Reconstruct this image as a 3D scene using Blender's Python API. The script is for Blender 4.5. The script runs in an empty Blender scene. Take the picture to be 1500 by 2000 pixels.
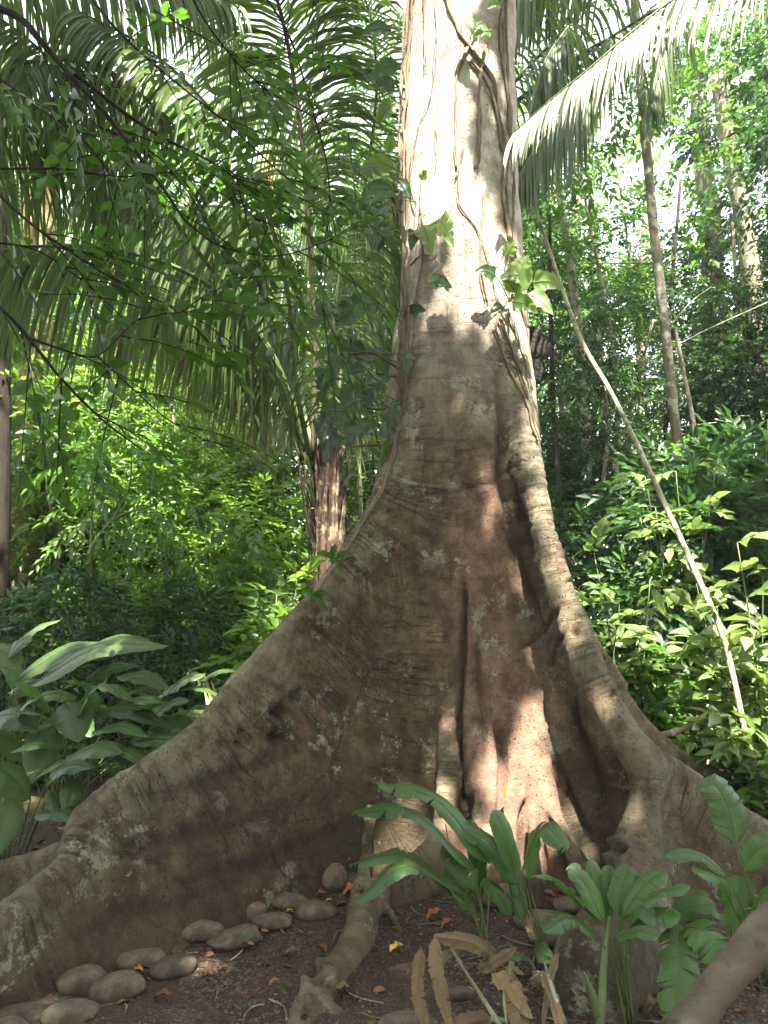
import bpy, math, time
import numpy as np
from mathutils import Vector
T0 = time.time()
C = bpy.context.scene.collection
sc = bpy.context.scene
R = math.radians
# ------------------------------------------------------------------ camera
F = 1450.0; PITCH = R(6.0); CAMZ = 1.5
cd = bpy.data.cameras.new('camera'); cam = bpy.data.objects.new('camera', cd); C.objects.link(cam)
cam.location = (0, 0, CAMZ); cam.rotation_euler = (R(90) + PITCH, 0, 0)
cd.sensor_fit = 'HORIZONTAL'; cd.sensor_width = 36; cd.lens = 36 * F / 1500.0
cd.clip_start = 0.05; cd.clip_end = 400
sc.camera = cam
# ------------------------------------------------------------------ light
SUN_EL = R(62); SUN_AZ = 0.10                     # sun stands high behind the camera
SUN = np.array([math.cos(SUN_EL) * math.sin(SUN_AZ), -math.cos(SUN_EL) * math.cos(SUN_AZ), math.sin(SUN_EL)])
w = bpy.data.worlds.new('World'); sc.world = w; w.use_nodes = True
nt = w.node_tree; bg = nt.nodes['Background']
sky = nt.nodes.new('ShaderNodeTexSky'); sky.sky_type = 'NISHITA'; sky.sun_disc = False
sky.sun_elevation = SUN_EL; sky.sun_rotation = R(180) - SUN_AZ; sky.dust_density = 3.0
hs = nt.nodes.new('ShaderNodeHueSaturation'); hs.inputs['Saturation'].default_value = .22; nt.links.new(sky.outputs[0], hs.inputs['Color']); nt.links.new(hs.outputs[0], bg.inputs[0]); bg.inputs[1].default_value = 0.13
ld = bpy.data.lights.new('sun', 'SUN'); ld.energy = 5.0; ld.angle = R(0.5); ld.color = (1.0, 0.93, 0.80)
lo = bpy.data.objects.new('sun', ld); C.objects.link(lo)
lo.rotation_euler = Vector(-SUN).to_track_quat('-Z', 'Y').to_euler()
sc.view_settings.view_transform = 'Standard'; sc.view_settings.look = 'None'
sc.view_settings.exposure = 3.05; sc.view_settings.gamma = 1.0
try:
    sc.cycles.max_bounces = 8; sc.cycles.transmission_bounces = 5; sc.cycles.diffuse_bounces = 5
    sc.cycles.sample_clamp_indirect = 6.0
except Exception: pass

# ------------------------------------------------------------------ helpers
def at(px, py, Y):
    """world point seen at photo pixel (px,py) at world distance Y"""
    a = (1000.0 - py) / F
    yy = math.cos(PITCH) - a * math.sin(PITCH); zz = math.sin(PITCH) + a * math.cos(PITCH)
    s = Y / yy
    return np.array([(px - 750.0) / F * s, Y, CAMZ + zz * s])
def gnd_Y(py): return CAMZ / math.tan(math.atan((py - 1000.0) / F) - PITCH)
def ats(lst): return np.array([at(*p[:3]) for p in lst])
def unit(v): return v / np.maximum(np.linalg.norm(v, axis=-1, keepdims=True), 1e-9)
def hsh(ix, iy, iz, seed):
    n = (ix * 73856093) ^ (iy * 19349663) ^ (iz * 83492791) ^ (seed * 2654435)
    n = (n ^ (n >> 13)) * 1274126177
    n = n ^ (n >> 16)
    return (n & 0xffff) / 65535.0
def noise(p, seed=0):
    p = np.asarray(p, float); i = np.floor(p).astype(np.int64); f = p - i; f = f * f * (3 - 2 * f)
    r = 0
    for dx in (0, 1):
        for dy in (0, 1):
            for dz in (0, 1):
                wt = (f[:, 0] if dx else 1 - f[:, 0]) * (f[:, 1] if dy else 1 - f[:, 1]) * (f[:, 2] if dz else 1 - f[:, 2])
                r = r + wt * hsh(i[:, 0] + dx, i[:, 1] + dy, i[:, 2] + dz, seed)
    return r * 2 - 1
def fbm(p, seed=0, o=3):
    r = 0; a = 1.0; p = np.asarray(p, float)
    for k in range(o): r = r + a * noise(p * 2 ** k, seed + k * 7); a *= 0.5
    return r
def smooth(P, n):
    """Catmull-Rom resample of polyline P to n points"""
    P = np.asarray(P, float)
    Q = np.vstack([2 * P[0] - P[1], P, 2 * P[-1] - P[-2]]); m = len(P) - 1
    t = np.linspace(0, m - 1e-6, n); i = t.astype(int); u = (t - i)[:, None]
    a, b, c, d = Q[i], Q[i + 1], Q[i + 2], Q[i + 3]
    return 0.5 * (2 * b + (c - a) * u + (2 * a - 5 * b + 4 * c - d) * u ** 2 + (3 * b - 3 * c + d - a) * u ** 3)

class MB:
    def __init__(s): s.v = []; s.q = []; s.t = []; s.qm = []; s.tm = []; s.r = []; s.a = []; s.n = 0
    def add(s, v, q=None, t=None, m=0, r=None, a=None):
        v = np.asarray(v, float).reshape(-1, 3)
        if q is not None and len(q): q = np.asarray(q, np.int64).reshape(-1, 4); s.q.append(q + s.n); s.qm.append(np.full(len(q), m))
        if t is not None and len(t): t = np.asarray(t, np.int64).reshape(-1, 3); s.t.append(t + s.n); s.tm.append(np.full(len(t), m))
        s.v.append(v); s.n += len(v); s.a.append(np.zeros(len(v)) if a is None else np.asarray(a, float))
        s.r.append(np.full(len(v), 0.5) if r is None else (np.full(len(v), r) if np.isscalar(r) else np.asarray(r, float)))
    def mesh(s, name, mats, smooth=True, attrs=None):
        v = np.concatenate(s.v); r = np.concatenate(s.r)
        q = np.concatenate(s.q) if s.q else np.zeros((0, 4), np.int64); t = np.concatenate(s.t) if s.t else np.zeros((0, 3), np.int64)
        me = bpy.data.meshes.new(name); me.vertices.add(len(v)); me.vertices.foreach_set('co', v.astype(np.float32).ravel())
        me.loops.add(q.size + t.size); me.loops.foreach_set('vertex_index', np.concatenate([q.ravel(), t.ravel()]).astype(np.int32))
        st = np.concatenate([np.arange(len(q)) * 4, q.size + np.arange(len(t)) * 3]).astype(np.int32)
        me.polygons.add(len(q) + len(t)); me.polygons.foreach_set('loop_start', st)
        me.polygons.foreach_set('loop_total', np.concatenate([np.full(len(q), 4), np.full(len(t), 3)]).astype(np.int32))
        mi = np.concatenate(([np.concatenate(s.qm)] if s.qm else []) + ([np.concatenate(s.tm)] if s.tm else []))
        for m in (mats if isinstance(mats, (list, tuple)) else [mats]): me.materials.append(m)
        me.polygons.foreach_set('material_index', mi.astype(np.int32))
        me.polygons.foreach_set('use_smooth', np.full(len(mi), smooth))
        a = me.attributes.new('rnd', 'FLOAT', 'POINT'); a.data.foreach_set('value', r.astype(np.float32))
        vt = np.concatenate(s.a)
        if np.any(vt): a = me.attributes.new('vt', 'FLOAT', 'POINT'); a.data.foreach_set('value', vt.astype(np.float32))
        for k, val in (attrs or {}).items():
            a = me.attributes.new(k, 'FLOAT', 'POINT'); a.data.foreach_set('value', np.asarray(val, np.float32))
        me.update(calc_edges=True); me.validate()
        return me
    def build(s, name, mats, parent=None, smooth=True, attrs=None):
        o = bpy.data.objects.new(name, s.mesh(name, mats, smooth, attrs)); C.objects.link(o)
        if parent is not None:
            o.parent = parent; o.matrix_parent_inverse = parent.matrix_basis.inverted()
        return o
def tag(o, label=None, cat=None, group=None, kind=None):
    if label: o['label'] = label
    if cat: o['category'] = cat
    if group: o['group'] = group
    if kind: o['kind'] = kind
    return o
def empty(name, loc, label, cat, group=None):
    o = bpy.data.objects.new(name, None); C.objects.link(o); o.location = tuple(float(a) for a in loc); o.empty_display_size = 0.1
    return tag(o, label, cat, group)
def copy_tree(o, parent=None):
    c = o.copy(); C.objects.link(c)
    if parent is not None: c.parent = parent
    for ch in list(o.children): copy_tree(ch, c)
    return c

def frames(P):
    P = np.asarray(P, float); T = np.gradient(P, axis=0); T = unit(T)
    ref = np.array([0, 0, 1.0]) if abs(T[0][2]) < .9 else np.array([0, 1.0, 0])
    N = np.zeros_like(P); n = ref - T[0] * T[0].dot(ref); N[0] = n / np.linalg.norm(n)
    for i in range(1, len(P)):
        n = N[i - 1] - T[i] * T[i].dot(N[i - 1]); N[i] = n / max(np.linalg.norm(n), 1e-9)
    return T, N, np.cross(T, N)
def tube(mb, P, rad, seg=8, m=0, r=0.5, bump=0.0, seed=0, cap=True):
    P = np.asarray(P, float); n = len(P); rad = np.broadcast_to(np.asarray(rad, float), (n,)) if np.ndim(rad) == 0 or len(rad) == n else np.interp(np.linspace(0, 1, n), np.linspace(0, 1, len(rad)), rad)
    T, N, B = frames(P); a = np.linspace(0, 2 * math.pi, seg, endpoint=False)
    ca, sa = np.cos(a), np.sin(a)
    rr = np.repeat(rad[:, None], seg, 1)
    if bump:
        q = P[:, None, :] + rad[:, None, None] * (N[:, None] * ca[None, :, None] + B[:, None] * sa[None, :, None])
        rr = rr * (1 + bump * fbm((q / max(rad.mean(), .01) * .7).reshape(-1, 3), seed, 3).reshape(n, seg))
    v = P[:, None, :] + rr[:, :, None] * (N[:, None] * ca[None, :, None] + B[:, None] * sa[None, :, None])
    i = np.arange(n - 1)[:, None] * seg; j = np.arange(seg)[None]; k = (j + 1) % seg
    q = np.stack([i + j, i + k, i + seg + k, i + seg + j], -1).reshape(-1, 4)
    v = v.reshape(-1, 3)
    t = None
    if cap:
        v = np.vstack([v, P[0], P[-1]]); jj = np.arange(seg); kk = (jj + 1) % seg
        t = np.vstack([np.stack([kk, jj, np.full(seg, n * seg)], 1), np.stack([(n - 1) * seg + jj, (n - 1) * seg + kk, np.full(seg, n * seg + 1)], 1)])
    mb.add(v, q, t, m, r)

# leaf templates: u along, v sideways, w up
LEAF_LO = (np.array([[0, 0, 0], [.42, .5, .10], [1, 0, -.12], [.42, -.5, .10]]), None, np.array([[0, 2, 1], [0, 3, 2]]))
LEAF_HI = (np.array([[0, 0, 0], [.35, 0, 0], [.7, 0, -.04], [1, 0, -.16], [.22, .38, .06], [.55, .5, .06], [.84, .2, -.04], [.22, -.38, .06], [.55, -.5, .06], [.84, -.2, -.04]]),
           np.array([[1, 2, 5, 4], [7, 8, 2, 1]]), np.array([[0, 1, 4], [0, 7, 1], [2, 6, 5], [2, 3, 6], [2, 8, 9], [2, 9, 3]]))
def leaves(mb, pos, d, up, length, width, tmpl=LEAF_LO, m=0, r=None, curl=1.0):
    pos = np.asarray(pos, float); n = len(pos); d = unit(d); s = unit(np.cross(up, d)); u = np.cross(d, s)
    L = np.broadcast_to(length, (n,)); W = np.broadcast_to(width, (n,))
    tv, tq, tt = tmpl; k = len(tv)
    v = pos[:, None] + d[:, None] * (tv[None, :, 0:1] * L[:, None, None]) + s[:, None] * (tv[None, :, 1:2] * W[:, None, None]) + u[:, None] * (tv[None, :, 2:3] * (curl * L)[:, None, None])
    off = (np.arange(n) * k)[:, None, None]
    q = (tq[None] + off).reshape(-1, 4) if tq is not None else None
    t = (tt[None] + off).reshape(-1, 3) if tt is not None else None
    rr = np.random.default_rng(n).random(n) if r is None else np.broadcast_to(r, (n,))
    mb.add(v.reshape(-1, 3), q, t, m, np.repeat(rr, k))
def sprays(mb, rng, org, dirs, n_leaf, tlen, leaf, wid=.42, tmpl=LEAF_LO, m=0, stem_m=None, stem_r=.004, droop=.25, flat=.35, angle=55, jr=None):
    """twigs: every twig carries n_leaf alternate leaves in a loose plane"""
    org = np.asarray(org, float); n = len(org); dirs = unit(dirs)
    up = unit(np.array([0, 0, 1.0]) + rng.normal(0, flat, (n, 3)))
    side = unit(np.cross(up, dirs)); upn = np.cross(dirs, side)
    tl = tlen * rng.uniform(.7, 1.25, n)
    base = rng.random(n)
    P = []; D = []; U = []; Ln = []; Rr = []
    for i in range(n_leaf):
        t = (i + .6) / n_leaf
        p = org + dirs * (tl * t)[:, None] - np.array([0, 0, 1.0]) * (droop * tl * t * t)[:, None]
        sg = 1 if i % 2 else -1
        a = R(angle) * (1 - .55 * t) + rng.normal(0, .18, n)
        if i == n_leaf - 1: a = a * .1
        dd = dirs * np.cos(a)[:, None] + side * (sg * np.sin(a))[:, None] + rng.normal(0, .14, (n, 3)) - np.array([0, 0, .3 * droop + .12])
        P.append(p); D.append(dd); U.append(unit(upn + rng.normal(0, .25, (n, 3)))); Ln.append(leaf * rng.uniform(.65, 1.2, n) * (.75 + .5 * math.sin(math.pi * min(t, .8)))); Rr.append(np.clip(base * .6 + .4 * rng.random(n), 0, 1))
    P = np.concatenate(P); Ln = np.concatenate(Ln)
    leaves(mb, P, np.concatenate(D), np.concatenate(U), Ln, Ln * wid, tmpl, m, np.concatenate(Rr) if jr is None else jr)
    if stem_m is not None:
        for k in range(n):
            t = np.linspace(0, 1, 4)[:, None]
            tube(mb, org[k] + dirs[k] * tl[k] * t - np.array([0, 0, 1.0]) * droop * tl[k] * t * t, [stem_r, stem_r * .4], 4, stem_m, cap=False)

# ------------------------------------------------------------------ materials
def new_mat(name):
    m = bpy.data.materials.new(name); m.use_nodes = True; n = m.node_tree.nodes; n.clear()
    return m, n, m.node_tree.links
def N(n, t, **k):
    x = n.new(t)
    for a, b in k.items(): setattr(x, a, b)
    return x
def ramp(n, l, src, stops, interp='LINEAR'):
    r = N(n, 'ShaderNodeValToRGB'); e = r.color_ramp.elements; r.color_ramp.interpolation = interp
    while len(e) < len(stops): e.new(0.5)
    for i, (p, c) in enumerate(stops):
        e[i].position = p; e[i].color = (c if isinstance(c, tuple) else (c, c, c)) + (1,)
    l.new(src, r.inputs[0]); return r.outputs[0]
def tex(n, l, scale, detail=3, vec=None, rough=.55, dist=0.0, kind='noise', feature='F1'):
    if kind == 'noise':
        t = N(n, 'ShaderNodeTexNoise'); t.inputs['Scale'].default_value = scale; t.inputs['Detail'].default_value = detail
        t.inputs['Roughness'].default_value = rough; t.inputs['Distortion'].default_value = dist; out = t.outputs['Fac']
    else:
        t = N(n, 'ShaderNodeTexVoronoi'); t.feature = feature; t.inputs['Scale'].default_value = scale; out = t.outputs['Distance']
    if vec is not None: l.new(vec, t.inputs['Vector'])
    return out
def math_(n, l, op, a, b=None, c=None):
    x = N(n, 'ShaderNodeMath', operation=op)
    for i, q in enumerate((a, b, c)):
        if q is None: continue
        if isinstance(q, (int, float)): x.inputs[i].default_value = q
        else: l.new(q, x.inputs[i])
    return x.outputs[0]
def mix(n, l, fac, a, b, bt='MIX'):
    x = N(n, 'ShaderNodeMix', data_type='RGBA', blend_type=bt)
    for s, q in ((0, fac), (6, a), (7, b)):
        if isinstance(q, (int, float)): x.inputs[s].default_value = q
        elif isinstance(q, tuple): x.inputs[s].default_value = q + (1,)
        else: l.new(q, x.inputs[s])
    return x.outputs[2]
def mapping(n, l, scale, src='Object'):
    tc = N(n, 'ShaderNodeTexCoord'); mp = N(n, 'ShaderNodeMapping'); mp.inputs['Scale'].default_value = scale
    l.new(tc.outputs[src], mp.inputs[0]); return mp.outputs[0]
def attr(n, name):
    a = N(n, 'ShaderNodeAttribute'); a.attribute_name = name; return a.outputs['Fac']
def leaf_mat(name, dark, light, trans, rough=.38, tw=.45, spec=.5, vein=0.0, spots=0.0):
    m, n, l = new_mat(name)
    col = ramp(n, l, attr(n, 'rnd'), [(0.0, dark), (0.85, light), (1.0, tuple(min(1, c * 1.35) for c in light))])
    nz = tex(n, l, 3.0, 2, mapping(n, l, (1, 1, 1)))
    col = mix(n, l, math_(n, l, 'MULTIPLY', nz, .35), col, tuple(c * .55 for c in dark))
    if spots:
        sp = tex(n, l, 60, 3, mapping(n, l, (1, 1, 1)))
        col = mix(n, l, ramp(n, l, sp, [(.62, 0.), (.72, spots)]), col, (.22, .19, .09))
    b = N(n, 'ShaderNodeBsdfPrincipled'); l.new(col, b.inputs['Base Color']); b.inputs['Roughness'].default_value = rough
    b.inputs['Specular IOR Level'].default_value = spec
    t = N(n, 'ShaderNodeBsdfTranslucent'); tc = mix(n, l, .35, trans, col); l.new(tc, t.inputs[0])
    if vein:
        bp = N(n, 'ShaderNodeBump'); bp.inputs['Strength'].default_value = vein; bp.inputs['Distance'].default_value = .01
        vw = math_(n, l, 'SINE', math_(n, l, 'MULTIPLY', attr(n, 'vt'), 620.0)); ve = math_(n, l, 'ADD', math_(n, l, 'MULTIPLY', vw, .5), tex(n, l, 25, 3, mapping(n, l, (1, 1, 1))))
        cv = mix(n, l, math_(n, l, 'MULTIPLY', math_(n, l, 'ADD', vw, 1.0), .07), col, tuple(c * .45 for c in dark)); l.new(cv, b.inputs['Base Color'])
        l.new(ve, bp.inputs['Height']); l.new(bp.outputs[0], b.inputs['Normal'])
    mx = N(n, 'ShaderNodeMixShader'); mx.inputs[0].default_value = tw
    l.new(b.outputs[0], mx.inputs[1]); l.new(t.outputs[0], mx.inputs[2])
    o = N(n, 'ShaderNodeOutputMaterial'); l.new(mx.outputs[0], o.inputs[0]); return m
def bark_mat(name, c1, c2, c3=None, moss=0.0, scale=(6, 6, 1.5), bump=.5, rough=.85, mosscol=(.10, .12, .03)):
    m, n, l = new_mat(name)
    v = mapping(n, l, scale)
    f = tex(n, l, 3.0, 6, v, .65)
    col = mix(n, l, ramp(n, l, f, [(.3, 0.), (.7, 1.)]), c1, c2)
    pv = mapping(n, l, (1, 1, 1))
    if c3: col = mix(n, l, ramp(n, l, tex(n, l, 7.0, 5, pv, .65), [(.52, 0.), (.6, 1.)]), col, c3)
    if moss: col = mix(n, l, math_(n, l, 'MULTIPLY', ramp(n, l, tex(n, l, 2.2, 5, pv, .7), [(.4, 0.), (.6, 1.)]), moss), col, mosscol)
    b = N(n, 'ShaderNodeBsdfPrincipled'); l.new(col, b.inputs['Base Color']); b.inputs['Roughness'].default_value = rough
    b.inputs['Specular IOR Level'].default_value = .25
    bp = N(n, 'ShaderNodeBump'); bp.inputs['Strength'].default_value = bump; bp.inputs['Distance'].default_value = .03
    l.new(math_(n, l, 'ADD', f, math_(n, l, 'MULTIPLY', tex(n, l, 40, 4, pv), .3)), bp.inputs['Height']); l.new(bp.outputs[0], b.inputs['Normal'])
    o = N(n, 'ShaderNodeOutputMaterial'); l.new(b.outputs[0], o.inputs[0]); return m

M = {}
M['leaf_mid'] = leaf_mat('leaf_mid_green', (.030, .075, .018), (.065, .14, .025), (.16, .36, .03))
M['leaf_dark'] = leaf_mat('leaf_deep_green', (.018, .045, .018), (.042, .095, .028), (.07, .18, .03), tw=.35)
M['leaf_bright'] = leaf_mat('leaf_fresh_green', (.045, .095, .018), (.095, .175, .03), (.26, .46, .05), tw=.5)
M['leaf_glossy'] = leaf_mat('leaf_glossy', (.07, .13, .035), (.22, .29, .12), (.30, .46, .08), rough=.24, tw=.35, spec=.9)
M['leaf_over'] = leaf_mat('leaf_overhead', (.022, .06, .014), (.04, .095, .016), (.13, .30, .025), tw=.45)
M['palm'] = leaf_mat('palm_leaflet', (.028, .058, .014), (.085, .125, .035), (.20, .34, .05), rough=.42, tw=.38, spec=.35)
M['palm_sun_painted'] = leaf_mat('palm_leaflet_sun_painted', (.36, .38, .27), (.55, .56, .44), (.6, .64, .45), rough=.35, tw=.3, spec=.7)  # bleaching by the sun put into the leaflet colour of the right frond
M['palm_dry'] = leaf_mat('dry_palm_leaflet', (.12, .10, .06), (.26, .22, .13), (.3, .25, .12), rough=.6, tw=.3, spec=.2)
M['banana'] = leaf_mat('broad_leaf', (.036, .085, .022), (.065, .135, .035), (.16, .34, .05), rough=.38, tw=.35, vein=.2, spots=.25)
M['banana_dark'] = leaf_mat('broad_leaf_dusky', (.034, .068, .022), (.075, .125, .038), (.13, .25, .04), rough=.38, tw=.3, vein=.22, spots=.5)
M['monstera'] = leaf_mat('vine_leaf', (.016, .038, .014), (.035, .075, .025), (.08, .20, .03), rough=.35, tw=.35)
M['vine_leaf'] = leaf_mat('light_vine_leaf', (.10, .16, .05), (.17, .26, .08), (.32, .48, .08), rough=.4, tw=.4)
M['dry'] = leaf_mat('dry_leaf', (.12, .080, .045), (.22, .155, .09), (.17, .12, .06), rough=.7, tw=.2, spec=.2, vein=.25, spots=.4)
M['litter'] = leaf_mat('fallen_leaf', (.07, .04, .022), (.22, .10, .045), (.2, .1, .04), rough=.75, tw=.1, spec=.2)
M['bark_grey'] = bark_mat('bark_grey', (.09, .075, .055), (.20, .17, .13), (.36, .35, .29), moss=.4)
M['bark_pale'] = bark_mat('bark_pale', (.22, .19, .13), (.42, .38, .28), (.10, .09, .06), moss=.45, scale=(5, 5, 3))
M['bark_dark'] = bark_mat('bark_dark', (.012, .009, .007), (.035, .027, .02), None, moss=0)
M['bark_moss'] = bark_mat('bark_orange_moss', (.13, .085, .04), (.28, .19, .08), (.45, .40, .30), moss=.6, mosscol=(.20, .15, .035))
M['stem_green'] = bark_mat('green_stem', (.06, .09, .03), (.11, .14, .05), None, bump=.1, rough=.5)
M['twig'] = bark_mat('twig_brown', (.05, .04, .025), (.11, .09, .06), None, bump=.2)
M['stone'] = bark_mat('river_stone', (.105, .082, .066), (.165, .135, .11), (.075, .06, .046), moss=.1, scale=(3, 3, 3), bump=.15, rough=.8, mosscol=(.07, .065, .032))
M['rail'] = bark_mat('weathered_pole', (.065, .050, .037), (.115, .092, .070), (.045, .036, .026), scale=(3, 8, 8), bump=.25, rough=.6)
M['fibre'] = bark_mat('palm_sheath', (.045, .028, .022), (.13, .085, .06), (.28, .23, .15), scale=(22, 22, 1.2), bump=.8)
M['vine'] = bark_mat('vine_bark', (.10, .075, .05), (.22, .17, .12), None, bump=.4)
M['splinter'] = bark_mat('split_wood', (.45, .33, .16), (.62, .5, .3), None, scale=(30, 30, 2), bump=.4)
M['termite'] = bark_mat('termite_carton', (.018, .014, .012), (.05, .04, .032), None, scale=(18, 18, 18), bump=1.0)

# ------------------------------------------------------------------ ground
def gz(x, y):
    p = np.stack([np.atleast_1d(x).astype(float), np.atleast_1d(y).astype(float), np.zeros(np.size(x))], 1)
    near = np.clip((np.hypot(p[:, 0] - .3, p[:, 1] - 3.4) - 2.6) / 6, 0, 1)
    return .018 * fbm(p * 1.7, 3) + .008 * fbm(p * 7, 5) + near * .35 * fbm(p * .22, 9, 2)
def ground_mat():
    m, n, l = new_mat('forest_soil'); v = mapping(n, l, (1, 1, 1))
    a = tex(n, l, 1.3, 5, v, .6); b_ = tex(n, l, 22, 5, v, .7)
    col = mix(n, l, ramp(n, l, a, [(.35, 0.), (.65, 1.)]), (.040, .023, .016), (.072, .047, .034))
    g = tex(n, l, 95, 2, v, kind='voronoi')
    gc = N(n, 'ShaderNodeTexVoronoi'); gc.inputs['Scale'].default_value = 95; l.new(v, gc.inputs['Vector'])
    sep = N(n, 'ShaderNodeSeparateColor'); l.new(gc.outputs['Color'], sep.inputs[0])
    peb = ramp(n, l, sep.outputs[0], [(.55, (.035, .023, .017)), (.8, (.085, .066, .052)), (1., (.17, .15, .13))])
    col = mix(n, l, ramp(n, l, tex(n, l, 1.8, 4, v), [(.42, .2), (.6, .85)]), col, peb)
    col = mix(n, l, ramp(n, l, b_, [(.5, 0.), (.75, .6)]), col, (.03, .02, .015))
    p = N(n, 'ShaderNodeBsdfPrincipled'); l.new(col, p.inputs['Base Color']); p.inputs['Roughness'].default_value = .85
    p.inputs['Specular IOR Level'].default_value = .3
    bp = N(n, 'ShaderNodeBump'); bp.inputs['Strength'].default_value = .9; bp.inputs['Distance'].default_value = .012
    l.new(math_(n, l, 'SUBTRACT', b_, g), bp.inputs['Height']); l.new(bp.outputs[0], p.inputs['Normal'])
    o = N(n, 'ShaderNodeOutputMaterial'); l.new(p.outputs[0], o.inputs[0]); return m
def ground():
    ux = np.sinh(np.linspace(-4.6, 4.6, 220)) * 1.6; uy = np.sinh(np.linspace(-4.6, 4.6, 220)) * 1.6 + 3.2
    X, Y = np.meshgrid(ux, uy, indexing='ij'); n = 220
    v = np.stack([X.ravel(), Y.ravel(), gz(X.ravel(), Y.ravel())], 1)
    i = np.arange(n - 1)[:, None] * n + np.arange(n - 1)[None]
    q = np.stack([i, i + n, i + n + 1, i + 1], -1).reshape(-1, 4)
    mb = MB(); mb.add(v, q); tag(mb.build('ground', ground_mat()), kind='structure')
ground()

# ------------------------------------------------------------------ giant tree (distance field -> surface nets)
TX, TY = .52, 4.75
RIDGES = []     # (points xyz, radius, flare, k)
def ridge(lst, rad, flare=.2, k=.14, lower=True, n=None):
    P = ats(lst); n = n or max(8, len(lst) * 3)
    P = smooth(P, n); rr = np.interp(np.linspace(0, 1, n), np.linspace(0, 1, len(rad)), rad)
    if lower: P[:, 2] -= rr * .8
    RIDGES.append((P, rr, flare, k))
ridge([(800, 640, 4.72), (785, 750, 4.66), (775, 850, 4.6), (750, 940, 4.5), (708, 1020, 4.42), (655, 1100, 4.3), (592, 1180, 4.18), (505, 1280, 3.98), (445, 1350, 3.85), (395, 1418, 3.7), (300, 1490, 3.52), (205, 1548, 3.4), (168, 1590, 3.34)], [.13, .10, .075, .07, .07, .075, .08], .26, .20, n=34)
ridge([(172, 1590, 3.34), (135, 1680, 3.2), (70, 1735, 3.08), (0, 1785, 2.96), (-160, 1880, 2.75), (-320, 1960, 2.6)], [.07, .085, .08, .06], .14, .08)
ridge([(190, 1580, 3.4), (150, 1630, 3.5), (80, 1668, 3.55), (0, 1695, 3.58), (-150, 1740, 3.6), (-300, 1800, 3.7)], [.06, .05, .05, .04], .10, .07)
# front root that snakes to the camera
ridge([(890, 1200, 4.62), (882, 1300, 4.42), (876, 1400, 4.26), (872, 1500, 4.08), (866, 1590, 3.93), (845, 1645, 3.86), (795, 1685, 3.8), (750, 1715, 3.68), (712, 1765, 3.5), (690, 1830, 3.32), (655, 1880, 3.14), (615, 1940, 2.95), (580, 2000, 2.78), (560, 2060, 2.65)], [.05, .055, .045, .04, .04, .05, .075, .078, .065, .05], .06, .07, n=44)
FROOT = RIDGES[-1][0][RIDGES[-1][0][:, 1] < 3.85]
ridge([(615, 1925, 2.97), (640, 1965, 2.87), (690, 1985, 2.8)], [.05, .035, .012], .0, .04)
ridge([(722, 1585, 3.98), (718, 1650, 3.83), (706, 1730, 3.6), (698, 1775, 3.5)], [.032, .030, .034, .04], .0, .03, lower=False)
ridge([(740, 1730, 3.62), (770, 1790, 3.5), (790, 1830, 3.42)], [.03, .02, .01], 0, .03)
# centre flutes
ridge([(958, 900, 4.66), (955, 1120, 4.50), (948, 1270, 4.36), (942, 1400, 4.22), (948, 1520, 4.08), (955, 1620, 3.96), (960, 1700, 3.88)], [.07, .085, .08, .065, .055], .04, .11)
ridge([(1000, 1000, 4.62), (1012, 1150, 4.50), (1020, 1400, 4.26), (1008, 1520, 4.12), (990, 1620, 3.99), (994, 1700, 3.92)], [.06, .08, .07, .05], .04, .10)
ridge([(1025, 1100, 4.62), (1040, 1250, 4.46), (1055, 1450, 4.24), (1078, 1560, 4.05), (1120, 1650, 3.9), (1155, 1720, 3.78)], [.05, .07, .06, .05], .05, .09)
ridge([(1085, 1380, 4.5), (1105, 1450, 4.42), (1135, 1560, 4.28), (1170, 1660, 4.1), (1185, 1720, 3.98)], [.04, .045, .05, .05], .05, .06)
ridge([(1040, 1600, 3.98), (1045, 1680, 3.82), (1050, 1770, 3.64), (1052, 1810, 3.58)], [.03, .028, .03, .03], .0, .04)
# right buttress: a proud rounded ridge over a set-back wall
ridge([(1000, 560, 4.66), (1008, 700, 4.62), (1016, 800, 4.54), (1030, 900, 4.46), (1052, 1000, 4.38), (1078, 1100, 4.32), (1112, 1210, 4.26), (1155, 1310, 4.19), (1205, 1400, 4.10), (1255, 1470, 4.02), (1290, 1510, 3.95)], [.09, .07, .05, .04, .04, .04, .05], .06, .08, n=34)
ridge([(995, 480, 4.6), (1004, 600, 4.56), (1010, 700, 4.50), (1016, 800, 4.42), (1032, 900, 4.32), (1058, 1000, 4.22), (1085, 1100, 4.13), (1117, 1200, 4.04), (1158, 1300, 3.96), (1205, 1385, 3.88), (1250, 1450, 3.82), (1268, 1495, 3.79), (1254, 1560, 3.74), (1240, 1630, 3.69), (1224, 1700, 3.62), (1212, 1770, 3.52)], [.06, .085, .085, .085, .085, .085, .08, .085, .095, .09, .075, .075, .08, .07], .0, .06, n=52)
RRIDGE = RIDGES[-1][0]
ridge([(1265, 1465, 3.88), (1335, 1505, 3.95), (1410, 1560, 4.0), (1500, 1620, 4.05), (1640, 1700, 4.1), (1800, 1790, 4.2)], [.09, .085, .09, .08, .06], .12, .07)
ridge([(1160, 1250, 4.7), (1250, 1400, 4.8), (1340, 1480, 4.85), (1430, 1530, 4.9), (1560, 1600, 5.0), (1800, 1700, 5.2)], [.08, .08, .07, .06], .12, .10)
ridge([(1262, 1600, 3.86), (1258, 1680, 3.62), (1235, 1760, 3.4), (1200, 1815, 3.12), (1175, 1835, 2.94)], [.09, .12, .16, .19, .17], .10, .10)
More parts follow.
